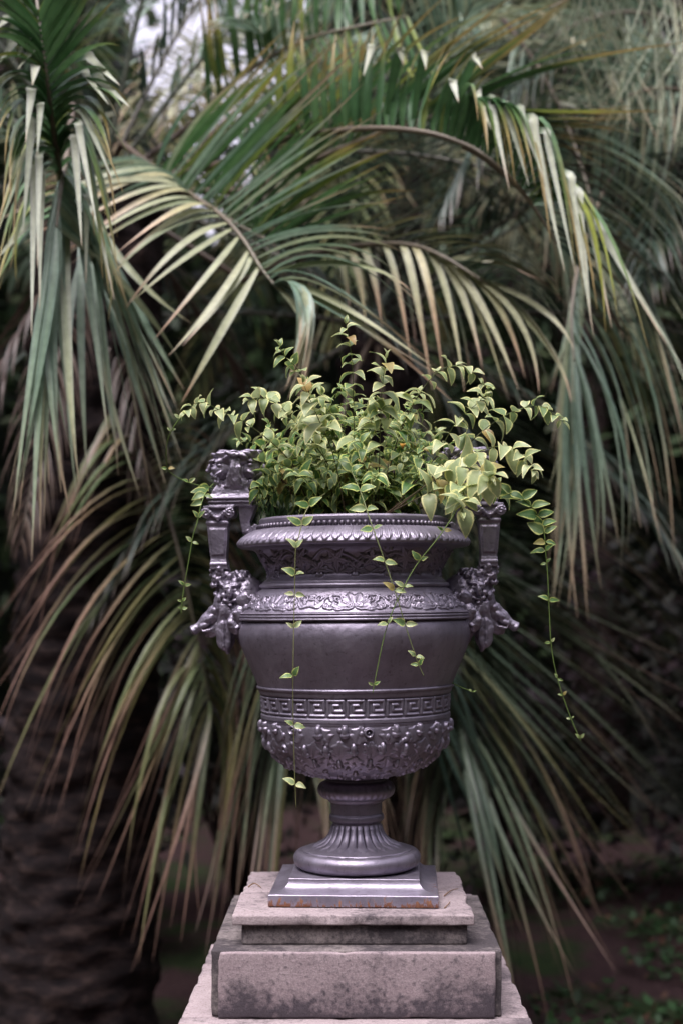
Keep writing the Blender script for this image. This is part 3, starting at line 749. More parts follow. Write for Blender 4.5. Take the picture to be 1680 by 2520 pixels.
def shoot(path, r0, r1, leaves, pale=.6, L0=.038, name='shoot', start=.35, gap=.026, colour=None, taper=.45, endtuft=True):
    """path: list of Vectors; leaves in opposite pairs from start to the tip"""
    pts = catmull(path, 7); m = len(pts); cum = [0]
    for a, b_ in zip(pts[:-1], pts[1:]): cum.append(cum[-1] + (b_ - a).length)
    tot = cum[-1]
    st = MB(); v, f = tube_data(pts, [r0 + (r1 - r0) * i / (m - 1) for i in range(m)], 5)
    cc = []
    for i in range(m):
        k = i / (m - 1); k = min(1, k * 1.5) if colour is None else 1
        c = tuple(BROWN_ST[q] * (1 - k) + (colour or GREEN_ST)[q] * k for q in range(4)); cc += [c] * 5
    st.add(v, f, cc)
    so = st.build(name, M_STEM, plant)
    lf = MB()
    def at(s):
        s = max(0, min(tot * .9999, s)); i = 0
        while i < m - 2 and cum[i + 1] < s: i += 1
        k = (s - cum[i]) / max(1e-6, cum[i + 1] - cum[i]); return pts[i].lerp(pts[i + 1], k), (pts[i + 1] - pts[i]).normalized()
    if leaves == 'auto':
        s = tot * start; n = 0; ang = random.uniform(0, math.pi)
        while s < tot:
            fr = (s - tot * start) / max(1e-6, tot * (1 - start))
            L = L0 * (1 - taper * fr ** 1.5) * random.uniform(.82, 1.15)
            pair(lf, *at(s), L, ang, pale, fr); n += 1
            s += gap * (1 - .55 * fr) * random.uniform(.8, 1.2); ang += math.pi / 2 + random.uniform(-.35, .35)
        if endtuft:
            p, t_ = at(tot); leaf(lf, p, (t_ + Vector((random.uniform(-.3, .3), random.uniform(-.3, .3), 0))), Vector((0, -.5, 1)), L0 * .4, L0 * .2, pale)
            leaf(lf, p, (t_ + Vector((random.uniform(-.6, .6), random.uniform(-.6, .6), .3))), Vector((.3, -.8, 1)), L0 * .45, L0 * .22, pale)
    else:
        for q in leaves:
            pair(lf, *at(tot * q[0]), q[1], 0, q[2], .5, facing=True, only=q[3] if len(q) > 3 else 0)
    if lf.v: lf.build('foliage', M_VINCA, so)
    return so
def pair(lf, p, t_, L, ang, pale, fr, facing=False, only=0):
    ref = Vector((0, 0, 1)) if abs(t_.z) < .85 else Vector((0, -1, .15))
    a = t_.cross(ref).normalized(); b_ = t_.cross(a).normalized()
    if facing: a = Vector((1, 0, 0)); a = (a - t_ * a.dot(t_)).normalized(); b_ = t_.cross(a)
    for s in (1, -1):
        d = (a * math.cos(ang) + b_ * math.sin(ang)) * s
        pl = min(1, max(0, pale + random.uniform(-.35, .3))) ; Ls = L * random.uniform(.78, 1.15)
        if random.random() < .035: pl = -random.uniform(.5, 1)
        if facing:
            if only and s != only: continue
            an = random.uniform(-.35, 1.05); ax = Vector((s * math.cos(an), random.uniform(-.55, .15), math.sin(an)))
            if only: ax = Vector((s, -.3, random.uniform(-.45, .1)))
            nr = Vector((random.uniform(-.7, .7), -1, random.uniform(.1, .9))); Ls *= random.uniform(.75, 1.1); b0 = p + ax.normalized() * .003
            leaf(lf, b0, ax, nr, Ls, Ls * random.uniform(.52, .68), pl, random.uniform(-.1, .35), random.uniform(.0, .5))
        else:
            ax = d + t_ * random.uniform(-.1, .7) + Vector((random.uniform(-.4, .4), random.uniform(-.5, .1), random.uniform(-.75, .15)))
            nr = t_ * .4 + Vector((random.uniform(-.5, .5), random.uniform(-.95, .1), 1))
            leaf(lf, p + d * .003, ax, nr, Ls, Ls * random.uniform(.55, .74), pl, random.uniform(.05, .5), random.uniform(.1, .5))
def rise(base, tip, lift=.5):
    """arching stem from soil to tip"""
    m1 = base.lerp(tip, .35); m1.z = base.z + (tip.z - base.z) * .35 + lift * .10; m2 = base.lerp(tip, .72); m2.z = base.z + (tip.z - base.z) * .78 + lift * .06
    j = Vector((random.uniform(-.012, .012), random.uniform(-.012, .012), 0))
    return [base, m1 + j, m2 - j, tip]
def sbase(x=None):
    a = random.uniform(0, 2 * math.pi); r_ = .13 * math.sqrt(random.random())
    return Vector((UX + r_ * math.cos(a) if x is None else x, r_ * .75 * math.sin(a), Z(170)))
# bush: shoots fill a dome over the urn
tips = []
for i in range(62):
    for _ in range(60):
        a = random.uniform(0, 2 * math.pi); e = math.asin(random.uniform(.05, 1.0)); rr = random.uniform(.62, 1.0)
        px = 885 + 292 * rr * math.cos(a) * math.cos(e); py = 1225 - 320 * rr * math.sin(e); dd = 3.6 + .23 * rr * math.sin(a) * math.cos(e)
        t_ = P(px, py, dd)
        if all((t_ - q).length > .045 for q in tips): break
    tips.append(t_)
    b_ = sbase(); b_.x = UX + (t_.x - UX) * .35 + random.uniform(-.03, .03); b_.y = t_.y * .35
    shoot(rise(b_, t_, random.uniform(.2, .9)), .0016, .0006, 'auto', min(1, random.uniform(.05, .85) * (.45 + .85 * (1225 - py) / 320)), random.uniform(.042, .054), start=random.uniform(.22, .4), gap=.032)
# bare woody stems crowding at the middle
for i in range(26):
    b_ = sbase(); t_ = b_ + Vector(((b_.x - UX) * random.uniform(.4, 1.5) + random.uniform(-.02, .02), random.uniform(-.04, .02), random.uniform(.10, .20)))
    shoot([b_, b_.lerp(t_, .5) + Vector((random.uniform(-.006, .006), 0, 0)), t_], .0019, .0010, [], name='woody_stem', colour=BROWN_ST)
# shoots one can pick out in the photograph
def hero(pts, d0, d1, **kw):
    b_ = sbase(); path = [P(px, py, d0 + (d1 - d0) * i / (len(pts) - 1)) for i, (px, py) in enumerate(pts)]
    return shoot(path, .0017, .0006, 'auto', **kw)
hero([(880, 1270), (872, 1100), (868, 930), (862, 860), (850, 795)], 3.55, 3.45, pale=.55, L0=0.049, start=.40, gap=.034, taper=.4)
hero([(830, 1270), (790, 1080), (745, 930), (700, 875), (688, 850)], 3.55, 3.5, pale=.55, L0=0.044, start=.45, gap=.03)
hero([(800, 1270), (711, 1131), (612, 1045), (546, 1012), (496, 990), (455, 1015)], 3.55, 3.42, pale=.75, L0=0.051, start=.35, gap=.034, taper=.45)
hero([(860, 1270), (800, 1130), (700, 1010), (650, 980), (612, 985)], 3.5, 3.4, pale=.85, L0=0.051, start=.45, gap=.03, taper=.3)
hero([(850, 1270), (820, 1120), (770, 1000), (745, 940)], 3.45, 3.3, pale=1.0, L0=0.061, start=.6, gap=.028, taper=.15)
hero([(930, 1270), (985, 1060), (1060, 930), (1120, 900), (1160, 915), (1200, 960)], 3.55, 3.5, pale=.7, L0=0.051, start=.40, gap=.036, taper=.5)
hero([(930, 1270), (935, 1050), (940, 950), (950, 880)], 3.5, 3.4, pale=.85, L0=0.054, start=.45, gap=.03, taper=.2)
hero([(950, 1270), (1060, 1140), (1120, 1040), (1165, 1000), (1190, 975)], 3.5, 3.4, pale=.9, L0=0.049, start=.5, gap=.028, taper=.2)
hero([(960, 1270), (1090, 1150), (1200, 1050), (1270, 1010), (1330, 1000), (1385, 1040)], 3.55, 3.48, pale=.6, L0=0.051, start=.45, gap=.036, taper=.5)
hero([(950, 1270), (1080, 1170), (1180, 1110), (1250, 1100), (1290, 1130), (1312, 1160)], 3.45, 3.3, pale=1.0, L0=0.061, start=.4, gap=.040, taper=.4)
hero([(940, 1270), (1040, 1200), (1130, 1150), (1190, 1165), (1205, 1180)], 3.4, 3.2, pale=1.0, L0=0.063, start=.45, gap=.034, taper=.1)
hero([(940, 1270), (1040, 1220), (1110, 1190), (1140, 1215), (1135, 1262)], 3.4, 3.22, pale=.75, L0=0.059, start=.4, gap=.032, taper=.1)
hero([(800, 1270), (720, 1190), (670, 1160), (640, 1190), (640, 1215)], 3.6, 3.55, pale=.15, L0=0.044, start=.35, gap=.03, taper=.2)
hero([(790, 1270), (700, 1220), (660, 1225), (625, 1260)], 3.66, 3.66, pale=.1, L0=0.041, start=.4, gap=.028, taper=.2)
hero([(790, 1270), (700, 1130), (640, 1095), (590, 1085)], 3.75, 3.8, pale=.1, L0=0.044, start=.5, gap=.03, taper=.2)
hero([(980, 1270), (1080, 1235), (1160, 1200), (1240, 1215)], 3.55, 3.5, pale=.3, L0=0.049, start=.4, gap=.032, taper=.2)
# trailing vines
def vine(pts, leaves, colour=(.13, .20, .05, 1)):
    path = [P(*p) for p in pts]
    return shoot(path, .0015, .0010, leaves, name='trailing_vine', colour=colour, endtuft=False)
vine([(800, 1215, 3.42), (770, 1235, 3.36), (750, 1265, 3.33), (738, 1310, 3.30), (728, 1350, 3.29), (726, 1420, 3.29), (723, 1560, 3.28), (721, 1700, 3.28), (724, 1860, 3.30), (729, 1990, 3.31)],
     [(.11, .034, .2), (.185, .040, .1), (.26, .026, .4), (.335, .028, .5), (.39, .020, .9), (.485, .022, .9), (.62, .028, .3), (.76, .022, .3), (.93, .022, .8)], (.16, .17, .07, 1))
vine([(860, 1150, 3.40), (888, 1214, 3.36), (906, 1269, 3.32), (926, 1325, 3.30), (951, 1395, 3.29), (976, 1471, 3.28), (999, 1547, 3.28), (1025, 1624, 3.28), (1042, 1664, 3.28)],
     [(.02, .036, .1), (.13, .034, .2), (.24, .038, .3), (.34, .032, .2), (.49, .027, .3), (.62, .030, .4), (.77, .028, .5), (.91, .020, .3), (.95, .020, .3)], (.15, .18, .07, 1))
vine([(1135, 1230, 3.34), (1112, 1272, 3.31), (1078, 1322, 3.29), (1019, 1398, 3.29), (972, 1488, 3.28), (947, 1557, 3.28), (929, 1639, 3.28), (916, 1708, 3.28)],
     [(.19, .018, .2), (.36, .022, .3), (.50, .020, .3), (.68, .026, .6), (.96, .016, .1)])
vine([(455, 1015, 3.44), (430, 1048, 3.45), (413, 1085, 3.47), (410, 1131, 3.5), (420, 1163, 3.54), (469, 1189, 3.58), (523, 1200, 3.6)],
     [(.06, .014, .3), (.18, .010, .2), (.55, .020, .3), (.80, .022, .2)])
vine([(560, 1170, 3.68), (520, 1196, 3.64), (500, 1228, 3.56), (485, 1288, 3.54), (475, 1322, 3.54), (466, 1375, 3.54), (452, 1455, 3.54), (446, 1512, 3.54)],
     [(.16, .046, 0, -1), (.22, .042, 0, -1), (.28, .044, 0, -1), (.30, .022, 0, 1), (.36, .030, .05, -1), (.46, .022, .1), (.60, .016, .2), (.84, .016, .1), (.93, .012, .1), (.97, .012, .1)])
vine([(1165, 1195, 3.42), (1218, 1208, 3.42), (1263, 1217, 3.42), (1300, 1240, 3.42), (1326, 1276, 3.42), (1338, 1315, 3.42), (1341, 1358, 3.42), (1346, 1413, 3.42), (1350, 1506, 3.42), (1356, 1598, 3.42), (1372, 1676, 3.42), (1401, 1762, 3.42), (1428, 1824, 3.42)],
     [(.06, .046, .2), (.12, .040, .1), (.16, .050, .05), (.205, .044, 0), (.24, .050, 0), (.275, .036, 0), (.30, .042, 0), (.33, .030, 0), (.36, .026, .05), (.40, .016, .1), (.52, .022, .1), (.66, .014, .3), (.78, .012, .3), (.84, .010, .2), (.92, .010, .2), (.99, .014, .2)])
vine([(1060, 1655, 3.70), (1110, 1680, 3.55), (1140, 1694, 3.5), (1166, 1703, 3.46)], [(.97, .009, .1)])
# one spent orange flower head
fm = MB()
for k in range(16):
    a = 2 * math.pi * k / 16; c = P(990, 1105, 3.36); d = Vector((math.cos(a) * .5, math.sin(a) * .4, 1)).normalized()
    v, f = tube_data([c, c + d * .014], [.0012, .0006], 4); fm.add(v, f, [(.55, .30, .05, 1)] * len(v))
fm.build('flower_head', M_STEM, plant)
# grass sprouting at the back of the rim
gm = MB()
for k in range(34):
    b_ = P(random.uniform(640, 760), 1290, 3.62 + random.uniform(-.06, .08)); tip = b_ + Vector((random.uniform(-.05, .05), random.uniform(-.03, .02), random.uniform(.03, .10)))
    c = b_.lerp(tip, .6) + Vector((0, 0, .015)); w_ = .0014
    g = (.05, .12, .03, 1); gm.add([b_ - Vector((w_, 0, 0)), b_ + Vector((w_, 0, 0)), c + Vector((w_ * .8, 0, 0)), c - Vector((w_ * .8, 0, 0)), tip], [(0, 1, 2, 3), (3, 2, 4)], [g] * 5)
tag(gm.build('grass', M_STEM), 'thin green grass sprouting inside the rim of the urn', 'grass', kind='stuff')

# ------------------------------------------------------------------ palm fronds
PALS = {
    'grey':   ((.13, .21, .155), (.25, .34, .265), (.38, .40, .25), (.34, .26, .18)),
    'green':  ((.045, .120, .045), (.10, .195, .085), (.30, .33, .07), (.32, .24, .10)),
    'olive':  ((.14, .185, .085), (.24, .27, .13), (.34, .30, .13), (.32, .21, .15)),
    'cream':  ((.34, .36, .22), (.46, .46, .29), (.50, .44, .24), (.46, .32, .22)),
    'fawn':   ((.20, .24, .14), (.33, .35, .22), (.42, .38, .20), (.40, .27, .18)),
    'bronze': ((.085, .125, .058), (.18, .195, .10), (.28, .24, .11), (.26, .16, .13)),
    'silver': ((.34, .38, .30), (.48, .51, .40), (.52, .50, .33), (.44, .34, .24)),
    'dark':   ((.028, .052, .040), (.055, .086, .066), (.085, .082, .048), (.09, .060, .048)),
    'dusk':   ((.070, .105, .075), (.135, .175, .120), (.17, .155, .07), (.17, .11, .085)),
    'dry':    ((.060, .040, .036), (.10, .070, .056), (.12, .09, .07), (.09, .055, .05)),
}
def lerp3(a, b_, t_): return tuple(a[i] + (b_[i] - a[i]) * t_ for i in range(3))
def blade(mb, pts, w_, pal, rs, vfold=.32, tipdry=.3, nref=None, under=None):
    m = len(pts); vs, fs, cc = [], [], []
    base = lerp3(pal[0], pal[1], rs.random()); yel = rs.random() < .22; dry = rs.random() * tipdry * 2
    side_prev = None; ref = nref or Vector((0, 0, 1)); tw = rs.uniform(-.5, .5)
    for i, p in enumerate(pts):
        u = i / (m - 1); t_ = (pts[min(i + 1, m - 1)] - pts[max(i - 1, 0)]).normalized()
        s = t_.cross(ref)
        if s.length < .15: s = side_prev if side_prev else t_.cross(Vector((.3, -1, .2)))
        s.normalize()
        if side_prev is not None and s.dot(side_prev) < 0: s = -s
        if side_prev is not None: s = (side_prev * .55 + s * .45); s = (s - t_ * s.dot(t_)).normalized()
        side_prev = s; n = s.cross(t_)
        s2 = s * math.cos(tw * u) + n * math.sin(tw * u); n2 = s2.cross(t_)
        hw = w_ * .5 * (.45 + .55 * min(1, u / .22)) * (1 if u < .45 else max(.03, 1 - ((u - .45) / .55) ** 1.35))
        for k in (-1, 0, 1): vs.append(p + s2 * hw * k + n2 * hw * vfold * abs(k))
        c = base
        if yel: c = lerp3(c, pal[2], min(1, .35 + u * .7))
        else: c = lerp3(c, pal[2], max(0, u - .55) * 1.1)
        if under is not None:
            c = lerp3(under, base, min(1, max(0, (u - .34) / .08)))
        if u > 1 - dry: c = lerp3(c, pal[3], min(1, (u - (1 - dry)) / max(.05, dry) * 1.6))
        cc += [(*c, 1), (*lerp3(c, (c[0] * 1.25, c[1] * 1.25, c[2] * 1.1), 1), 1), (*c, 1)]
    for i in range(m - 1):
        for k in (0, 1): fs.append((i * 3 + k, i * 3 + k + 1, (i + 1) * 3 + k + 1, (i + 1) * 3 + k))
    mb.add(vs, fs, cc)
def quad3(a, b_, c, n, fold=False):
    out = []
    for i in range(n + 1):
        u = i / n
        if fold:                                            # stiff to the bend, then it drops
            q = Vector(a).lerp(b_, min(1, u / .42)) if u < .42 else Vector(b_).lerp(c, (u - .42) / .58)
            if .34 < u < .5: q = q + Vector((0, 0, .004))
            out.append(q)
        else:
            out.append(a * (2 * (u - .5) * (u - 1)) + b_ * (-4 * u * (u - 1)) + c * (2 * u * (u - .5)))
    return out
def rachis_mesh(mb, pts, r0, r1, c0, c1):
    m = len(pts); v, f = tube_data(pts, [r0 + (r1 - r0) * i / (m - 1) for i in range(m)], 6)
    cc = []
    for i in range(m): cc += [(*lerp3(c0, c1, i / (m - 1)), 1)] * 6
    mb.add(v, f, cc)
RC0, RC1 = (.12, .085, .06), (.30, .27, .20)
def guided_frond(parent, rach, sides, pal='grey', n=34, w_=.022, seed=1, nseg=9, jit=.018, petiole=None, tipdry=.3, foldp=0, rcol=(RC0, RC1), rr=(.014, .004), dd=0, exact=False, under=None):
    """rachis and a few measured leaflets per side; the others are interpolated between them"""
    rs = random.Random(seed); mb = MB(); K = 10
    P = lambda a, b_, d: globals()['P'](a, b_, d + dd)
    C = [P(*p) for p in rach]
    pts = catmull(C, K)
    full = (catmull([petiole, C[0]], 3)[:-1] if petiole is not None else []) + pts
    rachis_mesh(mb, full, rr[0], rr[1], *rcol)
    for si, side in enumerate(sides):
        if not side: continue
        if exact:
            for g in side:
                idx = g[0] * K; i0 = min(int(idx), len(pts) - 2); b_ = pts[i0].lerp(pts[i0 + 1], min(1, idx - i0))
                mid, tip = P(*g[1]), P(*g[2])
                if under is None: q = quad3(b_, mid, tip, 12)
                else:            # arches out to the bend, then falls straight: the pale underside turns to the light
                    up = b_.lerp(mid, .55) + Vector((0, 0, .10 * (mid - b_).length)); q = catmull([b_, up, mid, mid.lerp(tip, .12), mid.lerp(tip, .55), tip], 3)
                blade(mb, q, w_ * rs.uniform(.85, 1.15), PALS[pal], rs, .14, tipdry, Vector((0, -1, .45)), under)
            continue
        k0, k1 = side[0][0], side[-1][0]
        for i in range(n):
            k = k0 + (k1 - k0) * (i + rs.uniform(-.3, .3)) / (n - 1); k = min(max(k, k0), k1)
            j = 0
            while j < len(side) - 2 and side[j + 1][0] < k: j += 1
            g0, g1 = side[j], side[j + 1]; q = (k - g0[0]) / max(1e-6, g1[0] - g0[0])
            mid = P(*g0[1]).lerp(P(*g1[1]), q); tip = P(*g0[2]).lerp(P(*g1[2]), q)
            idx = k * K; i0 = min(int(idx), len(pts) - 2); b_ = pts[i0].lerp(pts[i0 + 1], min(1, idx - i0))
            L = (tip - b_).length; sc = rs.uniform(.88, 1.08)
            J = lambda a: Vector((rs.gauss(0, a), rs.gauss(0, a * 1.5), rs.gauss(0, a)))
            mid = b_ + (mid - b_) * sc + J(jit * L); tip = b_ + (tip - b_) * sc + J(jit * 2.0 * L)
            ff = rs.random() < (side[0][3] if len(side[0]) > 3 else foldp)
            blade(mb, quad3(b_, mid, tip, nseg + (3 if ff else 0), ff), w_ * rs.uniform(.85, 1.15), PALS[pal], rs, tipdry=tipdry)
    return mb.build('frond', M_PALM, parent)
def free_frond(parent, crown, azim, elev, length, droop, pal='dark', n=46, w_=.017, L=.55, seed=0, lift=25, ldroop=.8, nseg=5, tipdry=.2, bare=.18):
    """arching frond from the crown; azim 0 = towards camera, clockwise seen from above"""
    rs = random.Random(seed); mb = MB(); d = Vector((math.sin(R(azim)) * math.cos(R(elev)), -math.cos(R(azim)) * math.cos(R(elev)), math.sin(R(elev))))
    p = Vector(crown); pts = [p.copy()]; m = 18; ds = length / m
    for i in range(m):
        d = (d + Vector((0, 0, -1)) * droop * (i / m) * ds * 1.6).normalized(); p = p + d * ds; pts.append(p.copy())
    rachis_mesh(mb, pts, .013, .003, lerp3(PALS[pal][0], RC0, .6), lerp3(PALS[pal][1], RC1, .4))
    roll = rs.uniform(-.5, .5)
    for s in (1, -1):
        for i in range(n):
            t_ = bare + (1 - bare) * (i + rs.uniform(-.3, .3)) / n; t_ = min(max(t_, 0), .999); x = t_ * m; i0 = int(x)
            b_ = pts[i0].lerp(pts[i0 + 1], x - i0); T = (pts[i0 + 1] - pts[i0]).normalized()
            S = T.cross(Vector((0, 0, 1)));
            if S.length < .1: S = T.cross(Vector((0, 1, 0)))
            S.normalize(); Nn = S.cross(T); S2 = S * math.cos(roll) + Nn * math.sin(roll); N2 = S2.cross(T)
            a = R(62 - 40 * t_ + rs.uniform(-7, 7)); lf = R(lift + rs.uniform(-9, 9))
            dr = T * math.cos(a) + (S2 * s * math.cos(lf) + N2 * math.sin(lf)) * math.sin(a)
            LL = L * (math.sin(math.pi * min(1, (t_ - bare + .10) / (1.12 - bare))) ** .55) * rs.uniform(.85, 1.1)
            q = b_.copy(); pp = [q.copy()]
            for k in range(nseg):
                dr = (dr + Vector((0, 0, -1)) * ldroop * rs.uniform(.8, 1.2) * (k + 1) / nseg * .42).normalized(); q = q + dr * LL / nseg; pp.append(q.copy())
            blade(mb, pp, w_ * rs.uniform(.85, 1.15), PALS[pal], rs, tipdry=tipdry)
    return mb.build('frond', M_PALM, parent)
def palm_trunk(parent, base, top, r0, r1, seed=0, rings=None):
    L = (top - base).length; nr = int(L / .03); nt_ = 44; vs, fs = [], []
    for i in range(nr + 1):
        u = i / nr; c = base.lerp(top, u); r_ = r0 + (r1 - r0) * u
        for k in range(nt_):
            a = 2 * math.pi * k / nt_; z = u * L
            # old leaf bases: staggered overlapping scales
            row = z / .115 + .35 * math.sin(3 * a + seed) + .5 * noise.noise(Vector((math.cos(a) * 2, math.sin(a) * 2, z * 3))); cell = math.floor(row); fr = row - cell
            w1 = abs(((a / (2 * math.pi) * 13 + .5 * (cell % 2)) % 1) - .5) * 2
            h = (fr ** 1.6) * .040 * (1 - .5 * w1) + noise.noise(Vector((math.cos(a) * 3, math.sin(a) * 3, z * 9 + seed))) * .04 + noise.noise(Vector((math.cos(a) * 8, math.sin(a) * 8, z * 24 + seed))) * .018
            vs.append(c + Vector((math.cos(a), math.sin(a), 0)) * (r_ + h))
    for i in range(nr):
        for k in range(nt_): fs.append((i * nt_ + k, i * nt_ + (k + 1) % nt_, (i + 1) * nt_ + (k + 1) % nt_, (i + 1) * nt_ + k))
    fs.append(tuple(nr * nt_ + k for k in range(nt_)))
    mb = MB(); mb.add(vs, fs); return mb.build('trunk', M_BARK, parent)

# palm A: thick trunk at the lower left, crown behind the upper left of the urn
cA = P(250, 470, 6.4); baseA = P(180, 2520, 6.7); baseA.z = GZ - .05
pA = empty('jelly_palm', Vector((baseA.x, baseA.y, GZ))); tag(pA, 'thick trunked jelly palm at the left with long arching grey green fronds', 'palm tree')
palm_trunk(pA, baseA, cA, .36, .25, 1)
# F2: the frond in the middle left, reaching towards the camera
guided_frond(pA, [(300, 352, 6.1), (386, 418, 5.7), (470, 478, 5.35), (546, 530, 5.1), (600, 590, 4.95), (643, 659, 4.85), (680, 706, 4.8)], [
    [(1.0, (470, 270, 5.6), (600, 130, 5.5)), (1.5, (540, 290, 5.4), (740, 80, 5.3)), (2.0, (620, 290, 5.2), (850, 40, 5.1)), (2.5, (680, 330, 5.1), (900, 130, 5.0)), (3.0, (730, 390, 5.0), (915, 245, 4.9)),
     (3.5, (750, 450, 4.95), (915, 365, 4.85)), (4.0, (770, 530, 4.9), (965, 490, 4.8)), (4.5, (800, 585, 4.8), (990, 590, 4.7)), (5.0, (820, 600, 4.7), (1010, 720, 4.6)), (5.5, (830, 690, 4.7), (1085, 885, 4.6)), (6.0, (800, 760, 4.7), (1115, 985, 4.6))],
    [(.5, (250, 400, 5.8), (60, 440, 5.8)), (1.4, (300, 425, 5.5), (40, 560, 5.4)), (2.0, (330, 455, 5.3), (120, 640, 5.2))],
    [(5.8, (745, 730, 4.65), (745, 880, 4.6)), (6.0, (755, 760, 4.65), (715, 990, 4.6))]],
    'grey', 24, .029, 21, 10, .016, cA, tipdry=.3)
guided_frond(pA, [(300, 354, 6.12), (386, 420, 5.72), (470, 480, 5.37), (546, 532, 5.12), (600, 592, 4.97), (643, 661, 4.87), (680, 708, 4.82)], [
    [(1.9, (335, 440, 5.2), (75, 490, 5.1)), (1.6, (310, 420, 5.3), (0, 540, 5.2)), (1.75, (330, 440, 5.2), (60, 600, 5.1)), (2.0, (350, 470, 5.1), (107, 600, 5.0)), (2.1, (360, 488, 5.1), (110, 665, 5.0)), (2.3, (365, 505, 5.0), (150, 640, 4.9)), (2.45, (372, 520, 5.0), (172, 652, 4.9)),
     (2.7, (445, 514, 4.95), (284, 626, 4.85)), (2.85, (440, 535, 4.95), (290, 650, 4.85)), (3.0, (402, 568, 4.9), (257, 702, 4.8)), (3.3, (445, 605, 4.85), (311, 757, 4.75)), (3.5, (455, 637, 4.8), (325, 742, 4.7)), (3.8, (504, 686, 4.8), (378, 838, 4.7)),
     (4.3, (536, 734, 4.75), (415, 876, 4.65)), (4.5, (560, 720, 4.8), (450, 850, 4.7)), (4.9, (541, 825, 4.7), (448, 990, 4.6)), (5.7, (750, 804, 4.65), (722, 925, 4.6)), (5.8, (800, 730, 4.7), (1060, 900, 4.6)), (5.9, (830, 760, 4.7), (1110, 985, 4.6)), (5.2, (860, 650, 4.7), (1010, 715, 4.6))]],
    'fawn', 0, .027, 25, 9, rr=(.008, .004), exact=True, tipdry=.3)
# the greener upper blades of the same frond's neighbour
guided_frond(pA, [(330, 400, 6.2), (400, 440, 5.8), (500, 500, 5.5), (600, 560, 5.35), (680, 600, 5.3)], [
    [(.8, (520, 260, 5.7), (680, 110, 5.6)), (1.5, (620, 300, 5.5), (830, 60, 5.4)), (2.2, (700, 320, 5.4), (910, 130, 5.3)), (3, (760, 400, 5.3), (920, 300, 5.2)), (4, (840, 520, 5.2), (1010, 480, 5.1))], []],
    'green', 38, .036, 22, 8, .016, cA, tipdry=.3)
# F3: big arch over the centre with blades folding over on the right
guided_frond(pA, [(560, 400, 6.0), (700, 345, 5.5), (840, 321, 5.25), (947, 316, 5.1), (1054, 327, 5.0), (1140, 354, 4.95), (1188, 380, 4.9), (1260, 440, 4.9), (1311, 503, 4.95)], [
    [(1, (690, 200, 5.4), (705, 70, 5.4)), (2, (838, 200, 5.2), (842, 95, 5.2)), (3, (955, 200, 5.1), (985, 85, 5.1)), (4, (1080, 215, 5.0), (1130, 120, 5.0)), (4.8, (1160, 230, 4.9), (1230, 150, 4.9))],
    [(4.6, (1150, 215, 4.9), (1180, 300, 4.8)), (5.2, (1205, 240, 4.85), (1250, 460, 4.75)), (6, (1262, 258, 4.8), (1325, 445, 4.7)), (6.5, (1306, 289, 4.8), (1389, 670, 4.7)), (7, (1345, 325, 4.8), (1430, 700, 4.7)), (7.5, (1408, 439, 4.8), (1462, 820, 4.7)), (8, (1450, 520, 4.8), (1540, 830, 4.7))]],
    'green', 22, .027, 31, 10, .014, cA, foldp=.0)
guided_frond(pA, [(560, 402, 6.02), (700, 348, 5.52), (840, 324, 5.27), (947, 319, 5.12), (1054, 330, 5.02), (1140, 357, 4.97), (1188, 383, 4.92), (1260, 443, 4.92), (1311, 506, 4.97)], [
    [(2.3, (914, 113, 5.1), (893, 188, 5.05)), (3.0, (984, 120, 5.0), (992, 160, 5.0)), (3.6, (1043, 128, 4.95), (1047, 172, 4.9)), (4.2, (1112, 198, 4.9), (1127, 252, 4.85)), (4.5, (1168, 140, 4.9), (1186, 170, 4.85)), (4.6, (1170, 222, 4.9), (1208, 320, 4.8)), (5.0, (1206, 240, 4.85), (1252, 468, 4.75)),
     (5.3, (1242, 257, 4.82), (1300, 457, 4.72)), (5.6, (1276, 266, 4.8), (1336, 438, 4.7)), (6.0, (1306, 289, 4.8), (1389, 672, 4.7)), (6.4, (1340, 321, 4.78), (1416, 680, 4.68)), (7.0, (1400, 430, 4.78), (1459, 828, 4.68)), (7.3, (1420, 470, 4.8), (1452, 770, 4.7)), (7.6, (1445, 514, 4.8), (1504, 806, 4.7)),
     (7.9, (1470, 560, 4.8), (1640, 850, 4.7)), (7.5, (1460, 540, 4.85), (1680, 905, 4.75))]],
    'silver', 0, .029, 33, 11, exact=True, under=(.05, .12, .045), tipdry=.12, rr=(.008, .004))
guided_frond(pA, [(1140, 358, 5.0), (1188, 386, 4.97), (1260, 446, 4.97), (1311, 509, 5.0), (1370, 600, 5.1)], [
    [(0, (1330, 300, 5.3), (1480, 330, 5.4)), (1.5, (1400, 420, 5.3), (1560, 500, 5.4)), (3, (1450, 560, 5.3), (1600, 680, 5.4)), (4, (1450, 680, 5.2), (1560, 860, 5.3))],
    []],
    'dark', 22, .024, 35, 7, .02)
# F10: long green and yellow blades sweeping to the upper right
guided_frond(pA, [(620, 470, 6.1), (760, 400, 5.8), (900, 340, 5.6), (1020, 300, 5.5), (1120, 270, 5.45)], [
    [(.6, (830, 200, 5.7), (960, 10, 5.6)), (1.4, (960, 170, 5.5), (1160, -30, 5.4)), (2.4, (1110, 160, 5.4), (1330, 10, 5.3)), (3.2, (1230, 170, 5.35), (1480, 10, 5.2)), (4, (1380, 165, 5.3), (1700, 100, 5.2))],
    [(3.2, (1200, 330, 5.4), (1420, 420, 5.3)), (4, (1350, 280, 5.3), (1640, 260, 5.2))]],
    'green', 18, .030, 41, 9, .02, cA, tipdry=.35)
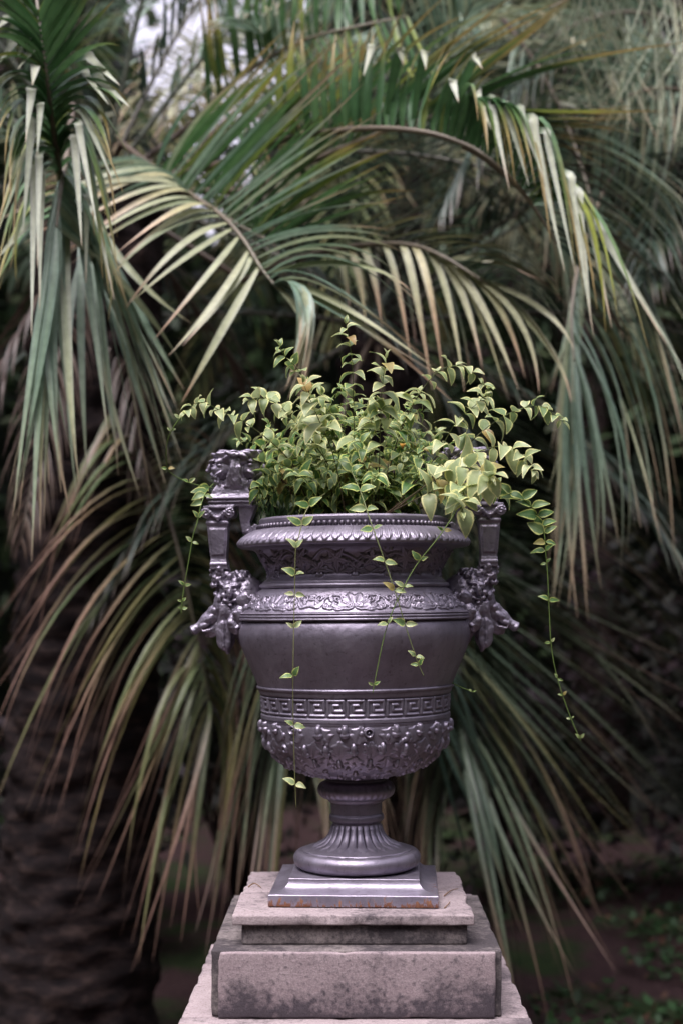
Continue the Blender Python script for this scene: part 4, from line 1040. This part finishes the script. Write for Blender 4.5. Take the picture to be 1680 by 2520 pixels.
# F9: upright blades against the patch of sky
guided_frond(pA, [(480, 300, 6.5), (560, 215, 6.3), (650, 150, 6.2), (760, 95, 6.1), (880, 65, 6.0), (1000, 40, 6.0)], [
    [(.5, (500, 130, 6.2), (470, -30, 6.1)), (2, (640, 40, 6.1), (640, -80, 6.1)), (5, (1000, -60, 6.0), (1040, -150, 6.0))],
    [(.6, (600, 330, 6.2), (640, 480, 6.1)), (2, (700, 250, 6.1), (740, 380, 6.1)), (5, (1040, 130, 5.9), (1090, 260, 5.9))]],
    'green', 26, .026, 51, 8, .025, cA)
# F5: frond behind the plant's top, its pale leaflets hanging
guided_frond(pA, [(600, 690, 6.2), (720, 640, 5.8), (840, 612, 5.5), (930, 600, 5.4), (1020, 605, 5.3), (1090, 632, 5.2), (1150, 668, 5.15), (1200, 700, 5.15)], [
    [(1, (780, 720, 5.7), (800, 860, 5.7)), (2, (880, 700, 5.5), (900, 860, 5.5)), (3, (985, 690, 5.4), (1020, 850, 5.3)), (4, (1090, 720, 5.25), (1150, 930, 5.2)), (5, (1180, 730, 5.2), (1250, 965, 5.1)), (6, (1250, 740, 5.15), (1330, 955, 5.1)), (7, (1310, 790, 5.1), (1405, 985, 5.1))],
    [(1, (820, 540, 5.6), (900, 500, 5.5)), (3, (1060, 560, 5.3), (1200, 545, 5.2)), (5, (1230, 620, 5.2), (1380, 720, 5.1)), (7, (1300, 700, 5.1), (1400, 860, 5.1))]],
    'dusk', 22, .022, 61, 9, .018, cA, tipdry=.2)
guided_frond(pA, [(600, 692, 6.22), (720, 642, 5.82), (840, 614, 5.52), (930, 602, 5.42), (1020, 607, 5.32), (1090, 634, 5.22), (1150, 670, 5.17), (1200, 702, 5.17)], [
    [(1.9, (845, 660, 5.45), (860, 760, 5.4)), (2.2, (880, 670, 5.4), (900, 800, 5.35)), (2.5, (915, 670, 5.35), (940, 810, 5.3)), (3.1, (972, 680, 5.3), (1012, 900, 5.2)), (3.6, (1015, 690, 5.25), (1062, 960, 5.2)), (3.9, (1050, 690, 5.2), (1090, 930, 5.15)), (4.3, (1095, 710, 5.2), (1142, 965, 5.1)), (4.6, (1130, 710, 5.2), (1185, 900, 5.1)), (4.8, (1155, 720, 5.2), (1244, 968, 5.1)),
     (5.0, (1180, 745, 5.15), (1275, 960, 5.05)), (5.5, (1222, 750, 5.15), (1290, 930, 5.05)), (6.0, (1276, 790, 5.1), (1325, 968, 5.0)), (6.5, (1338, 838, 5.1), (1404, 992, 5.0)), (6.3, (1330, 760, 5.1), (1410, 860, 5.0)), (5.2, (1190, 640, 5.2), (1330, 690, 5.1))]],
    'cream', 0, .026, 63, 9, exact=True, tipdry=.3, rr=(.008, .004))
# F1: frond at the far left, standing up, blades folding over
F1r = [(160, 640, 5.3), (147, 430, 4.8), (134, 332, 4.65), (115, 180, 4.5), (95, 30, 4.5), (80, -110, 4.6)]
guided_frond(pA, F1r, [
    [(.6, (230, 600, 4.8), (330, 800, 4.7)), (1.2, (205, 380, 4.6), (270, 700, 4.5)), (2, (215, 300, 4.5), (300, 500, 4.4)), (2.6, (240, 200, 4.4), (330, 270, 4.4)), (3, (200, 60, 4.4), (270, -30, 4.4)), (4, (150, -80, 4.4), (190, -200, 4.4))],
    [(.6, (60, 600, 4.8), (-20, 780, 4.7)), (1.2, (70, 420, 4.6), (20, 620, 4.5)), (2, (60, 290, 4.5), (10, 450, 4.4)), (3, (30, 110, 4.4), (-60, 140, 4.4)), (4, (20, -60, 4.4), (-40, -160, 4.4))]],
    'green', 36, .026, 71, 9, .02, cA, tipdry=.2)
guided_frond(pA, [(162, 642, 5.32), (149, 432, 4.82), (136, 334, 4.67), (117, 182, 4.52), (97, 32, 4.52)], [
    [(3.5, (20, 46, 4.45), (-12, 75, 4.4)), (3.2, (77, 84, 4.45), (32, 155, 4.4)), (3.0, (40, 97, 4.45), (-4, 160, 4.4)), (2.9, (80, 123, 4.45), (45, 170, 4.4)), (2.7, (88, 160, 4.45), (80, 210, 4.4)), (2.4, (80, 217, 4.45), (64, 350, 4.4)), (2.1, (100, 252, 4.45), (92, 386, 4.4)),
     (1.8, (80, 288, 4.5), (56, 580, 4.4)), (1.5, (98, 378, 4.5), (93, 660, 4.4)), (1.2, (86, 398, 4.55), (78, 828, 4.4)), (1.0, (104, 420, 4.55), (98, 760, 4.4)), (.8, (60, 560, 4.7), (-10, 640, 4.6))],
    [(2.9, (216, 137, 4.45), (296, 210, 4.35)), (2.6, (206, 176, 4.45), (269, 258, 4.35)), (2.4, (238, 190, 4.45), (321, 263, 4.35)), (1.9, (200, 263, 4.5), (278, 443, 4.4)), (1.3, (184, 328, 4.55), (202, 605, 4.45)), (1.0, (212, 395, 4.6), (282, 738, 4.5)), (.8, (214, 480, 4.7), (212, 698, 4.6)), (1.6, (192, 300, 4.5), (240, 560, 4.4))]],
    'silver', 0, .030, 73, 11, exact=True, under=(.05, .12, .05), tipdry=.06, rr=(.008, .004))
guided_frond(pA, [(180, 430, 5.3), (200, 520, 5.2), (220, 600, 5.1)], [
    [(0, (300, 640, 5.1), (471, 795, 5.0)), (.5, (340, 760, 5.1), (455, 960, 5.0)), (.8, (320, 780, 5.1), (449, 1134, 5.0)), (1, (290, 800, 5.1), (408, 1192, 5.0)), (1.5, (238, 760, 5.0), (262, 972, 4.9)), (1.8, (255, 870, 5.0), (291, 1128, 4.9)), (.9, (335, 820, 5.1), (428, 1030, 5.0)), (1.4, (240, 840, 5.0), (345, 1220, 4.9)), (1.2, (200, 800, 4.9), (215, 1180, 4.8)), (1.1, (260, 700, 5.1), (380, 1010, 5.0)), (2, (170, 830, 4.9), (190, 1230, 4.8))]],
    'grey', 0, .027, 83, 9, exact=True, tipdry=.1, petiole=cA)
guided_frond(pA, [(360, 440, 6.7), (385, 350, 6.8), (415, 250, 6.9), (450, 170, 7.0), (500, 110, 7.1)], [
    [(0, (300, 420, 6.6), (250, 520, 6.5)), (2, (350, 240, 6.8), (280, 330, 6.7)), (4, (440, 60, 7.0), (350, 90, 6.9))],
    [(0, (440, 400, 6.6), (470, 540, 6.5)), (2, (490, 230, 6.8), (520, 380, 6.7)), (4, (570, 130, 7.0), (620, 260, 6.9))]],
    'cream', 38, .016, 85, 7, .05, cA)
guided_frond(pA, [(420, 460, 6.6), (480, 380, 6.7), (560, 290, 6.8), (640, 230, 6.9), (720, 190, 7.0)], [
    [(0, (400, 340, 6.6), (350, 380, 6.5)), (2, (530, 190, 6.8), (480, 240, 6.7)), (4, (690, 90, 7.0), (640, 120, 6.9))],
    [(0, (520, 460, 6.6), (560, 560, 6.5)), (2, (620, 320, 6.8), (650, 460, 6.7)), (4, (780, 220, 7.0), (830, 340, 6.9))]],
    'cream', 38, .016, 87, 7, .05, cA)
# hanging curtain of blades below it
guided_frond(pA, [(180, 260, 5.2), (165, 380, 4.9), (150, 470, 4.7), (140, 560, 4.6)], [
    [(1.0, (220, 640, 4.8), (290, 1130, 4.7)), (1.3, (250, 660, 4.9), (350, 1240, 4.9)), (1.8, (270, 680, 4.9), (410, 1190, 4.8)), (2.3, (300, 760, 5.0), (450, 1140, 4.9)), (2.7, (300, 740, 5.0), (430, 1030, 4.9)), (3, (330, 730, 5.0), (455, 960, 4.9))],
    [(1.0, (155, 800, 4.6), (185, 1190, 4.5)), (1.8, (120, 800, 4.6), (130, 1240, 4.5)), (2.4, (105, 850, 4.55), (60, 1320, 4.5)), (3, (95, 850, 4.5), (5, 1350, 4.5))]],
    'grey', 17, .030, 81, 9, .012, cA, tipdry=.15)
# F6: large drooping frond at lower left
guided_frond(pA, [(190, 800, 6.1), (260, 950, 5.9), (335, 1090, 5.75), (400, 1230, 5.65), (440, 1360, 5.6), (470, 1500, 5.6), (500, 1640, 5.65), (520, 1760, 5.7)], [
    [(1.6, (250, 1085, 5.5), (130, 1400, 5.4)), (2.2, (230, 1160, 5.4), (40, 1560, 5.3)), (2.8, (210, 1280, 5.3), (-20, 1600, 5.2)), (3.2, (190, 1400, 5.3), (-40, 1760, 5.2)), (3.6, (220, 1480, 5.3), (15, 1900, 5.2)), (4.0, (250, 1570, 5.3), (85, 2000, 5.2)), (4.5, (290, 1640, 5.3), (155, 2045, 5.2)),
     (5.0, (330, 1700, 5.3), (185, 2060, 5.2)), (5.5, (370, 1750, 5.35), (200, 2235, 5.2)), (6.0, (420, 1810, 5.4), (300, 2200, 5.3)), (6.5, (460, 1900, 5.45), (345, 2375, 5.3)), (7, (500, 1960, 5.5), (475, 2330, 5.4))],
    [(2, (470, 1060, 5.9), (560, 1180, 6.0)), (3, (520, 1230, 5.9), (640, 1360, 6.0)), (4, (560, 1420, 5.8), (640, 1650, 5.9)), (5, (570, 1620, 5.8), (600, 1900, 5.8)), (6, (570, 1780, 5.75), (590, 2080, 5.7)), (7, (560, 1950, 5.7), (505, 2335, 5.5))]],
    'bronze', 56, .023, 91, 9, .022, cA, tipdry=.5, dd=.6)

# palm C: hidden behind the urn, its fronds hang to both sides of the pedestal
cC = P(930, 800, 7.2); bC = Vector((cC.x - .05, cC.y + .1, GZ))
pC = empty('weeping_palm', bC); tag(pC, 'drooping palm hidden behind the silver urn with fronds hanging to both sides of pedestal', 'palm tree')
palm_trunk(pC, bC - Vector((0, 0, .05)), cC, .20, .16, 4)
guided_frond(pC, [(940, 950, 6.6), (1000, 1120, 6.4), (1050, 1290, 6.3), (1085, 1430, 6.2), (1105, 1560, 6.15), (1120, 1700, 6.1), (1130, 1800, 6.1)], [
    [(1.5, (1260, 1330, 6.2), (1480, 1560, 6.1)), (2.2, (1380, 1500, 6.2), (1700, 1700, 6.1)), (2.8, (1370, 1580, 6.1), (1680, 1800, 6.0)), (3.3, (1380, 1700, 6.0), (1650, 1960, 5.9)), (3.8, (1340, 1760, 6.0), (1580, 2030, 5.9)), (4.3, (1310, 1840, 5.9), (1520, 2110, 5.8)), (4.8, (1290, 1920, 5.9), (1500, 2260, 5.8)),
     (5.3, (1270, 2000, 5.9), (1440, 2380, 5.7)), (5.7, (1240, 2060, 5.8), (1370, 2520, 5.6)), (6, (1190, 2080, 5.8), (1330, 2560, 5.6))],
    [(2, (950, 1400, 6.4), (880, 1600, 6.4)), (4, (1020, 1800, 6.3), (960, 2060, 6.2)), (6, (1090, 2020, 6.1), (1080, 2300, 6.0))]],
    'dusk', 62, .025, 101, 8, .024, cC, tipdry=.35, dd=.6)
guided_frond(pC, [(930, 900, 6.9), (960, 1100, 6.8), (990, 1300, 6.7), (1010, 1500, 6.7), (1020, 1680, 6.7)], [
    [(1, (1240, 1420, 6.8), (1500, 1700, 6.8)), (2, (1250, 1650, 6.7), (1520, 2060, 6.7)), (3, (1200, 1820, 6.6), (1400, 2250, 6.6)), (4, (1130, 2000, 6.5), (1250, 2480, 6.4))],
    [(1, (760, 1400, 6.7), (620, 1700, 6.7)), (2.5, (800, 1700, 6.6), (700, 2100, 6.6)), (4, (940, 1950, 6.5), (900, 2350, 6.4))]],
    'dark', 34, .028, 103, 7, .03, cC, tipdry=.3)
guided_frond(pC, [(880, 900, 6.7), (820, 1100, 6.4), (770, 1300, 6.2), (740, 1480, 6.1), (720, 1640, 6.0), (710, 1750, 6.0)], [
    [(2, (640, 1560, 6.1), (540, 1860, 6.0)), (3.2, (630, 1740, 6.0), (560, 2160, 5.9)), (4.2, (650, 1880, 6.0), (600, 2260, 5.9)), (5, (690, 1950, 5.9), (670, 2300, 5.8))],
    [(2, (880, 1580, 6.2), (960, 1860, 6.2)), (3.2, (880, 1780, 6.1), (980, 2120, 6.0)), (4.2, (840, 1900, 6.0), (920, 2260, 5.9)), (5, (770, 1950, 5.9), (800, 2300, 5.8))]],
    'dusk', 30, .026, 107, 8, .025, cC, tipdry=.35)

guided_frond(pC, [(960, 900, 7.2), (1060, 1080, 7.1), (1140, 1240, 7.0), (1200, 1380, 7.0), (1240, 1500, 7.0)], [
    [(.5, (1260, 1020, 7.0), (1460, 1240, 7.0)), (2, (1420, 1300, 7.0), (1690, 1500, 7.0)), (3, (1440, 1450, 7.0), (1720, 1690, 7.0)), (4, (1440, 1620, 7.0), (1660, 1900, 7.0))],
    [(.5, (1020, 1180, 7.0), (1040, 1400, 7.0)), (2, (1140, 1500, 7.0), (1180, 1780, 7.0)), (4, (1260, 1760, 7.0), (1330, 2080, 7.0))]],
    'dusk', 40, .024, 109, 7, .025, cC, tipdry=.3)

# palm B: crown beyond the right edge
cB = P(1700, 200, 7.4); bB = Vector((cB.x + 1.1, cB.y + .3, GZ))
pB = empty('feather_palm', bB); tag(pB, 'feather palm at the right with criss crossing blue grey leaflets', 'palm tree')
palm_trunk(pB, bB - Vector((0, 0, .05)), cB, .22, .18, 8)
guided_frond(pB, [(1560, 330, 6.8), (1480, 480, 6.2), (1425, 640, 5.9), (1405, 780, 5.7), (1412, 890, 5.6)], [
    [(.8, (1420, 700, 6.0), (1350, 950, 5.9)), (2, (1395, 950, 5.8), (1350, 1240, 5.7)), (3, (1395, 1080, 5.6), (1372, 1500, 5.5)), (4, (1420, 1140, 5.5), (1425, 1480, 5.5))],
    [(.8, (1600, 700, 6.2), (1720, 1100, 6.0)), (1.6, (1580, 820, 6.0), (1700, 1250, 5.9)), (2.4, (1550, 950, 5.8), (1640, 1380, 5.7)), (3.2, (1500, 1060, 5.6), (1540, 1360, 5.5)), (4, (1450, 1130, 5.5), (1470, 1390, 5.5))]],
    'grey', 26, .025, 111, 8, .018, cB, tipdry=.25)
guided_frond(pB, [(1230, 40, 6.9), (1300, 130, 6.6), (1360, 230, 6.4), (1410, 350, 6.3), (1450, 480, 6.2), (1480, 600, 6.2)], [
    [(.3, (1450, 90, 6.4), (1700, 60, 6.2)), (1.2, (1520, 190, 6.3), (1760, 240, 6.1)), (2.2, (1550, 320, 6.2), (1780, 430, 6.0)), (3.2, (1570, 460, 6.1), (1770, 660, 6.0)), (4.2, (1570, 610, 6.1), (1720, 860, 6.0)), (5, (1560, 740, 6.1), (1660, 1020, 6.0))],
    [(.5, (1230, 260, 6.6), (1210, 420, 6.6)), (2, (1330, 420, 6.5), (1330, 620, 6.5)), (4, (1420, 640, 6.3), (1440, 860, 6.3))]],
    'grey', 34, .024, 113, 7, .022, None, tipdry=.2)
guided_frond(pB, [(1700, 80, 7.0), (1620, 40, 6.8), (1530, 30, 6.6), (1440, 50, 6.5), (1360, 90, 6.5)], [
    [(0, (1640, 260, 6.8), (1560, 450, 6.7)), (2, (1500, 200, 6.6), (1420, 380, 6.5)), (4, (1300, 180, 6.5), (1230, 300, 6.5))],
    [(0, (1600, -40, 6.8), (1500, -90, 6.7)), (4, (1260, 40, 6.5), (1150, 80, 6.4))]],
    'grey', 30, .022, 117, 7, .03, cB, tipdry=.2)
guided_frond(pB, [(1720, 20, 6.4), (1640, -30, 6.2), (1540, -40, 6.1), (1440, -20, 6.0), (1350, 20, 6.0)], [
    [(0, (1640, 200, 6.2), (1500, 380, 6.1)), (2, (1480, 120, 6.1), (1330, 260, 6.0)), (4, (1290, 90, 6.0), (1180, 170, 6.0))],
    [(0, (1740, 180, 6.2), (1700, 420, 6.1)), (2, (1600, 160, 6.1), (1640, 360, 6.0)), (4, (1420, 180, 6.0), (1480, 330, 6.0))]],
    'silver', 30, .012, 119, 7, .03, cB, tipdry=.2)
guided_frond(pB, [(1760, 260, 6.6), (1660, 220, 6.5), (1560, 230, 6.4), (1480, 290, 6.3), (1420, 380, 6.3)], [
    [(0, (1720, 420, 6.5), (1640, 620, 6.4)), (2, (1560, 400, 6.4), (1500, 600, 6.3)), (4, (1400, 520, 6.3), (1370, 680, 6.3))],
    [(0, (1640, 120, 6.5), (1540, 60, 6.5)), (2, (1480, 130, 6.4), (1360, 110, 6.4)), (4, (1340, 320, 6.3), (1250, 350, 6.3))]],
    'grey', 38, .014, 121, 7, .03, cB, tipdry=.2)
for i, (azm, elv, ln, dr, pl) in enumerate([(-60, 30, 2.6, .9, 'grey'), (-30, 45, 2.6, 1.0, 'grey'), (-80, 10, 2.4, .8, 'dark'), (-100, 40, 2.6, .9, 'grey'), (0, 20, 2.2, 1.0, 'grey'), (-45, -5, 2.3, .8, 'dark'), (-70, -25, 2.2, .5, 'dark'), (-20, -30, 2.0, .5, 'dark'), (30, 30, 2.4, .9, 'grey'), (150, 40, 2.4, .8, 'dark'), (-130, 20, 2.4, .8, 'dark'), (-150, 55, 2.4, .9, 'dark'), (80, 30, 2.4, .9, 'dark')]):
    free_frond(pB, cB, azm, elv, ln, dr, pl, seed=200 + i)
for i, (azm, elv, ln, dr, pl) in enumerate([(60, 75, 2.6, .8, 'grey'), (95, 55, 2.8, .9, 'grey'), (130, 65, 2.7, .9, 'dark'), (-110, 40, 2.5, .9, 'grey'), (-70, 55, 2.5, .9, 'grey'), (-30, 70, 2.4, .9, 'green'), (110, 20, 2.6, .7, 'dark'), (80, 10, 2.7, .6, 'dark'),
        (-40, 20, 2.0, 1.1, 'grey'), (-80, 0, 2.2, .8, 'dark'), (60, -20, 2.2, .5, 'dark'), (-20, -65, 1.7, .3, 'dry'), (-60, -60, 1.7, .3, 'dry'), (120, -45, 1.8, .4, 'dry'), (45, -75, 1.5, .2, 'dry')]):
    free_frond(pA, cA, azm, elv, ln, dr, pl, seed=300 + i, L=.5 if pl != 'dry' else .38, n=34 if pl != 'dry' else 30, ldroop=.8 if pl != 'dry' else 1.4)
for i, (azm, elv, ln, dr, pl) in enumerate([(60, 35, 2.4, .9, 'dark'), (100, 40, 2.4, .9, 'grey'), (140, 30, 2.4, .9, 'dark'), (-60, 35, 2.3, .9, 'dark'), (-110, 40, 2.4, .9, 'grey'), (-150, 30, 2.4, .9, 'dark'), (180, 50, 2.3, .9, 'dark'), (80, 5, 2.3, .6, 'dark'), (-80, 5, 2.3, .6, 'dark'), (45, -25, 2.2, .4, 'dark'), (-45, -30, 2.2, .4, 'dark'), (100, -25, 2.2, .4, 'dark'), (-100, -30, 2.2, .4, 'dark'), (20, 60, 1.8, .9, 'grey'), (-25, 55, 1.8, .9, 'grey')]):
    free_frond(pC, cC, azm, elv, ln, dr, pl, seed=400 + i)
# palm D: further back, seen inside the arch
cD = P(960, 330, 9.2); bD = Vector((cD.x + .1, cD.y + .2, GZ))
pD = empty('hazy_palm', bD); tag(pD, 'distant blurred palm seen through the arching frond above the urn', 'palm tree')
palm_trunk(pD, bD - Vector((0, 0, .05)), cD, .2, .17, 6)
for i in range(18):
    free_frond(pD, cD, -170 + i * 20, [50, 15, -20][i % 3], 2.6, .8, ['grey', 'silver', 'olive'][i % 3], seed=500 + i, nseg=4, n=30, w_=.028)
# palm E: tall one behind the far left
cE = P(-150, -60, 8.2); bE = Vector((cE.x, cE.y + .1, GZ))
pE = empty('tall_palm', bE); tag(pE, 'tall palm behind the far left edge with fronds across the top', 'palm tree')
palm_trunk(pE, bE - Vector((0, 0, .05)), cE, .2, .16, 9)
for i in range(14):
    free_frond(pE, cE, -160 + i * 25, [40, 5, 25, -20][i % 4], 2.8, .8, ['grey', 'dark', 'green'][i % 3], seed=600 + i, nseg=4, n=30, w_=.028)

# ------------------------------------------------------------------ trees, shrubs and the far wood
def leaf_cloud(mb, centre, rad, n, size, cols, rs):
    for _ in range(n):
        d = Vector((rs.gauss(0, 1), rs.gauss(0, 1), rs.gauss(0, 1))).normalized() * (rs.random() ** .4)
        p = centre + Vector((d.x * rad[0], d.y * rad[1], d.z * rad[2]))
        a = Vector((rs.gauss(0, 1), rs.gauss(0, 1), rs.gauss(0, .6) - .3)).normalized(); n_ = Vector((rs.gauss(0, .5), rs.gauss(0, .5), 1)); s = a.cross(n_).normalized()
        L = size * rs.uniform(.6, 1.3); W = L * .38; c = cols[rs.randrange(len(cols))]; k = rs.uniform(.7, 1.3); c = (c[0] * k, c[1] * k, c[2] * k, 1)
        mb.add([p, p + a * L * .45 + s * W * .5, p + a * L, p + a * L * .45 - s * W * .5], [(0, 1, 2, 3)], [c] * 4)
TCOLS = [(.030, .055, .024), (.045, .075, .030), (.022, .036, .020), (.065, .085, .040)]
def tree(x, y, h, rad, label, seed, nclump=26, per=170, size=.22, low=.35):  # crowns reach out of view, added to keep the background shaded
    rs = random.Random(seed); t_ = empty('broadleaf_tree', (x, y, GZ)); tag(t_, label, 'tree')
    base = Vector((x, y, GZ - .1)); v, f = tube_data([base, base + Vector((rs.uniform(-.2, .2), 0, h * .35)), base + Vector((rs.uniform(-.4, .4), rs.uniform(-.3, .3), h * .75))], [.26, .20, .09], 12)
    tm = MB(); tm.add(v, f)
    cm = MB()
    for i in range(nclump):
        a = rs.uniform(0, 2 * math.pi); r_ = rad * math.sqrt(rs.random()); zz = h * (low + (1 - low) * rs.random())
        c = Vector((x + r_ * math.cos(a), y + r_ * math.sin(a), zz)); leaf_cloud(cm, c, (rad * .38, rad * .38, rad * .32), per, size, TCOLS, rs)
        v, f = tube_data([Vector((x, y, h * .3)).lerp(Vector((x, y, zz)), .5), c], [.06, .02], 5); tm.add(v, f)
    tm.build('trunk', M_WOOD, t_); cm.build('crown', M_TREELEAF, t_, smooth=False)
tree(-4.6, 7.6, 8.0, 2.4, 'dark broadleaf tree with crown added for shade behind the palm at the far left', 1)
tree(3.9, 8.2, 8.4, 2.6, 'dark broadleaf tree with crown added for shade behind the feather palm at the right', 3)
tree(2.3, 9.8, 8.8, 2.3, 'dark broadleaf tree with crown added for shade behind the middle of the scene', 4)
def shrub(x, y, rad, h, label, seed, cols=TCOLS, n=10, per=150, size=.16):
    rs = random.Random(seed); t_ = empty('shrub', (x, y, GZ)); tag(t_, label, 'shrub'); cm = MB(); sm = MB()
    for i in range(n):
        a = rs.uniform(0, 2 * math.pi); r_ = rad * .7 * math.sqrt(rs.random()); c = Vector((x + r_ * math.cos(a), y + r_ * math.sin(a), GZ + h * rs.uniform(.15, .85)))
        leaf_cloud(cm, c, (rad * .5, rad * .5, h * .28), per, size, cols, rs); v, f = tube_data([Vector((x, y, GZ - .05)), Vector((x, y, GZ + h * .3)).lerp(c, .4), c], [.03, .02, .008], 5); sm.add(v, f)
    sm.build('stem', M_WOOD, t_); cm.build('foliage', M_TREELEAF, t_, smooth=False)
SHADE_COLS = [(.022, .024, .022), (.034, .036, .028), (.040, .026, .032)]  # leaf colours with the purple tone of the shadows painted in
shrub(-2.6, 5.2, 1.1, 2.2, 'dark shrub behind the thick palm trunk at the left', 31, SHADE_COLS)
shrub(-.7, 6.0, 1.2, 2.4, 'dark shrub behind the pedestal, left of the hidden palm', 32, SHADE_COLS)
shrub(1.0, 6.2, 1.2, 2.6, 'dark shrub behind the pedestal, right of the hidden palm', 33, SHADE_COLS)
shrub(2.6, 6.6, 1.2, 2.6, 'dark shrub under the feather palm at the right', 34, SHADE_COLS)
shrub(-1.35, 4.6, .7, 1.5, 'low dark shrub between the thick palm trunk and the pedestal', 36, SHADE_COLS, n=8)
shrub(4.2, 7.2, 1.4, 2.8, 'dark shrub beyond the right edge of the ground', 35, SHADE_COLS)
def far_wood():
    rs = random.Random(77); vs, fs = [], []; n, m = 200, 16; mb = MB(); cores = MB()
    for i in range(n + 1):
        a = R(-180 + 360 * i / n); rr = 15 + 1.6 * noise.noise(Vector((math.cos(a) * 5, math.sin(a) * 5, 2)))
        # a gap in the tree tops left of the middle lets the sky through
        px = math.degrees(a); top = (9.6 if abs(px) < 90 else 13.5) + 1.2 * noise.noise(Vector((i * .3, 4, 0))); g = math.exp(-((px + 5.4) / 3.6) ** 2); top = top * (1 - g) + 5.5 * g  # unseen taller part behind the camera, added to darken the urn's reflections
        for j in range(m + 1):
            z = top * j / m + (GZ - .2) * (1 - j / m); b_ = rr + 1.0 * noise.noise(Vector((i * .5, z * .8, 0))) + (.9 * (j / m) ** 2)
            vs.append(Vector((b_ * math.sin(a), CAMY + b_ * math.cos(a), z)))
        if i % 1 == 0:
            for j in range(2, m + 2, 2):
                z = top * j / m; leaf_cloud(mb, Vector(((rr - .4) * math.sin(a), CAMY + (rr - .4) * math.cos(a), z)), (.7, .6, .55), 60 if abs(px) < 40 else 14, .30 if abs(px) < 40 else .5, TCOLS, rs)
    for i in range(n):
        for j in range(m): fs.append((i * (m + 1) + j, (i + 1) * (m + 1) + j, (i + 1) * (m + 1) + j + 1, i * (m + 1) + j + 1))
    c = (.012, .016, .010, 1); mb.add(vs, fs, [c] * len(vs))
    tag(mb.build('far_wood', M_TREELEAF, smooth=False), 'far off dark wood closing the garden behind the palms, added unseen behind the camera', 'wood', kind='stuff')
far_wood()
# low leaves on the ground at the right
gc = MB(); rs = random.Random(5)
for _ in range(9000):
    x = rs.uniform(.9, 4.8); y = rs.uniform(2.5, 8)
    if noise.noise(Vector((x * 1.3, y * 1.3, 9))) < -.05: continue
    z = GZ + noise.noise(Vector((x * .5, y * .5, 0))) * .06 + rs.uniform(.0, .07); p = Vector((x, y, z)); a = Vector((rs.gauss(0, 1), rs.gauss(0, 1), rs.uniform(0, .8))).normalized(); s = a.cross(Vector((0, 0, 1))).normalized()
    L = rs.uniform(.03, .09); k = rs.uniform(.35, 1.1); c = (.034 * k, .085 * k, .028 * k, 1)
    if rs.random() < .12: c = (.13 * k, .07 * k, .045 * k, 1)
    gc.add([p, p + a * L * .5 + s * L * .3, p + a * L, p + a * L * .5 - s * L * .3], [(0, 1, 2, 3)], [c] * 4)
tag(gc.build('ground_cover', M_TREELEAF), 'low green ground cover and fallen leaves at the right of the pedestal', 'ground cover', kind='stuff')

# dry bits lying on the top slab beside the urn's base
def twig(name, pts, rad, label, cat):
    mb = MB(); ps = catmull([Vector(p) for p in pts], 6); v, f = tube_data(ps, [rad * (1 - .5 * i / (len(ps) - 1)) for i in range(len(ps))], 5)
    mb.add(v, f, [(.22, .13, .07, 1)] * len(v)); tag(mb.build(name, M_STEM), label, cat)
zt = Z(-714) + .0018
twig('dry_twig', [(-.258, .05, zt), (-.245, .065, zt + .006), (-.232, .055, zt + .002), (-.226, .04, zt)], .0018, 'small curled dry twig on the top slab left of the urn base', 'twig')
twig('dry_twig', [(.222, -.06, zt), (.236, -.03, zt + .004), (.246, .01, zt), (.262, .03, zt)], .0016, 'thin dry twig on the top slab right of the urn base', 'twig')
twig('dry_leaflet', [(.214, -.20, zt), (.225, -.17, zt + .003), (.231, -.13, zt)], .0016, 'short brown leaflet at the front right corner of the urn base', 'leaf')
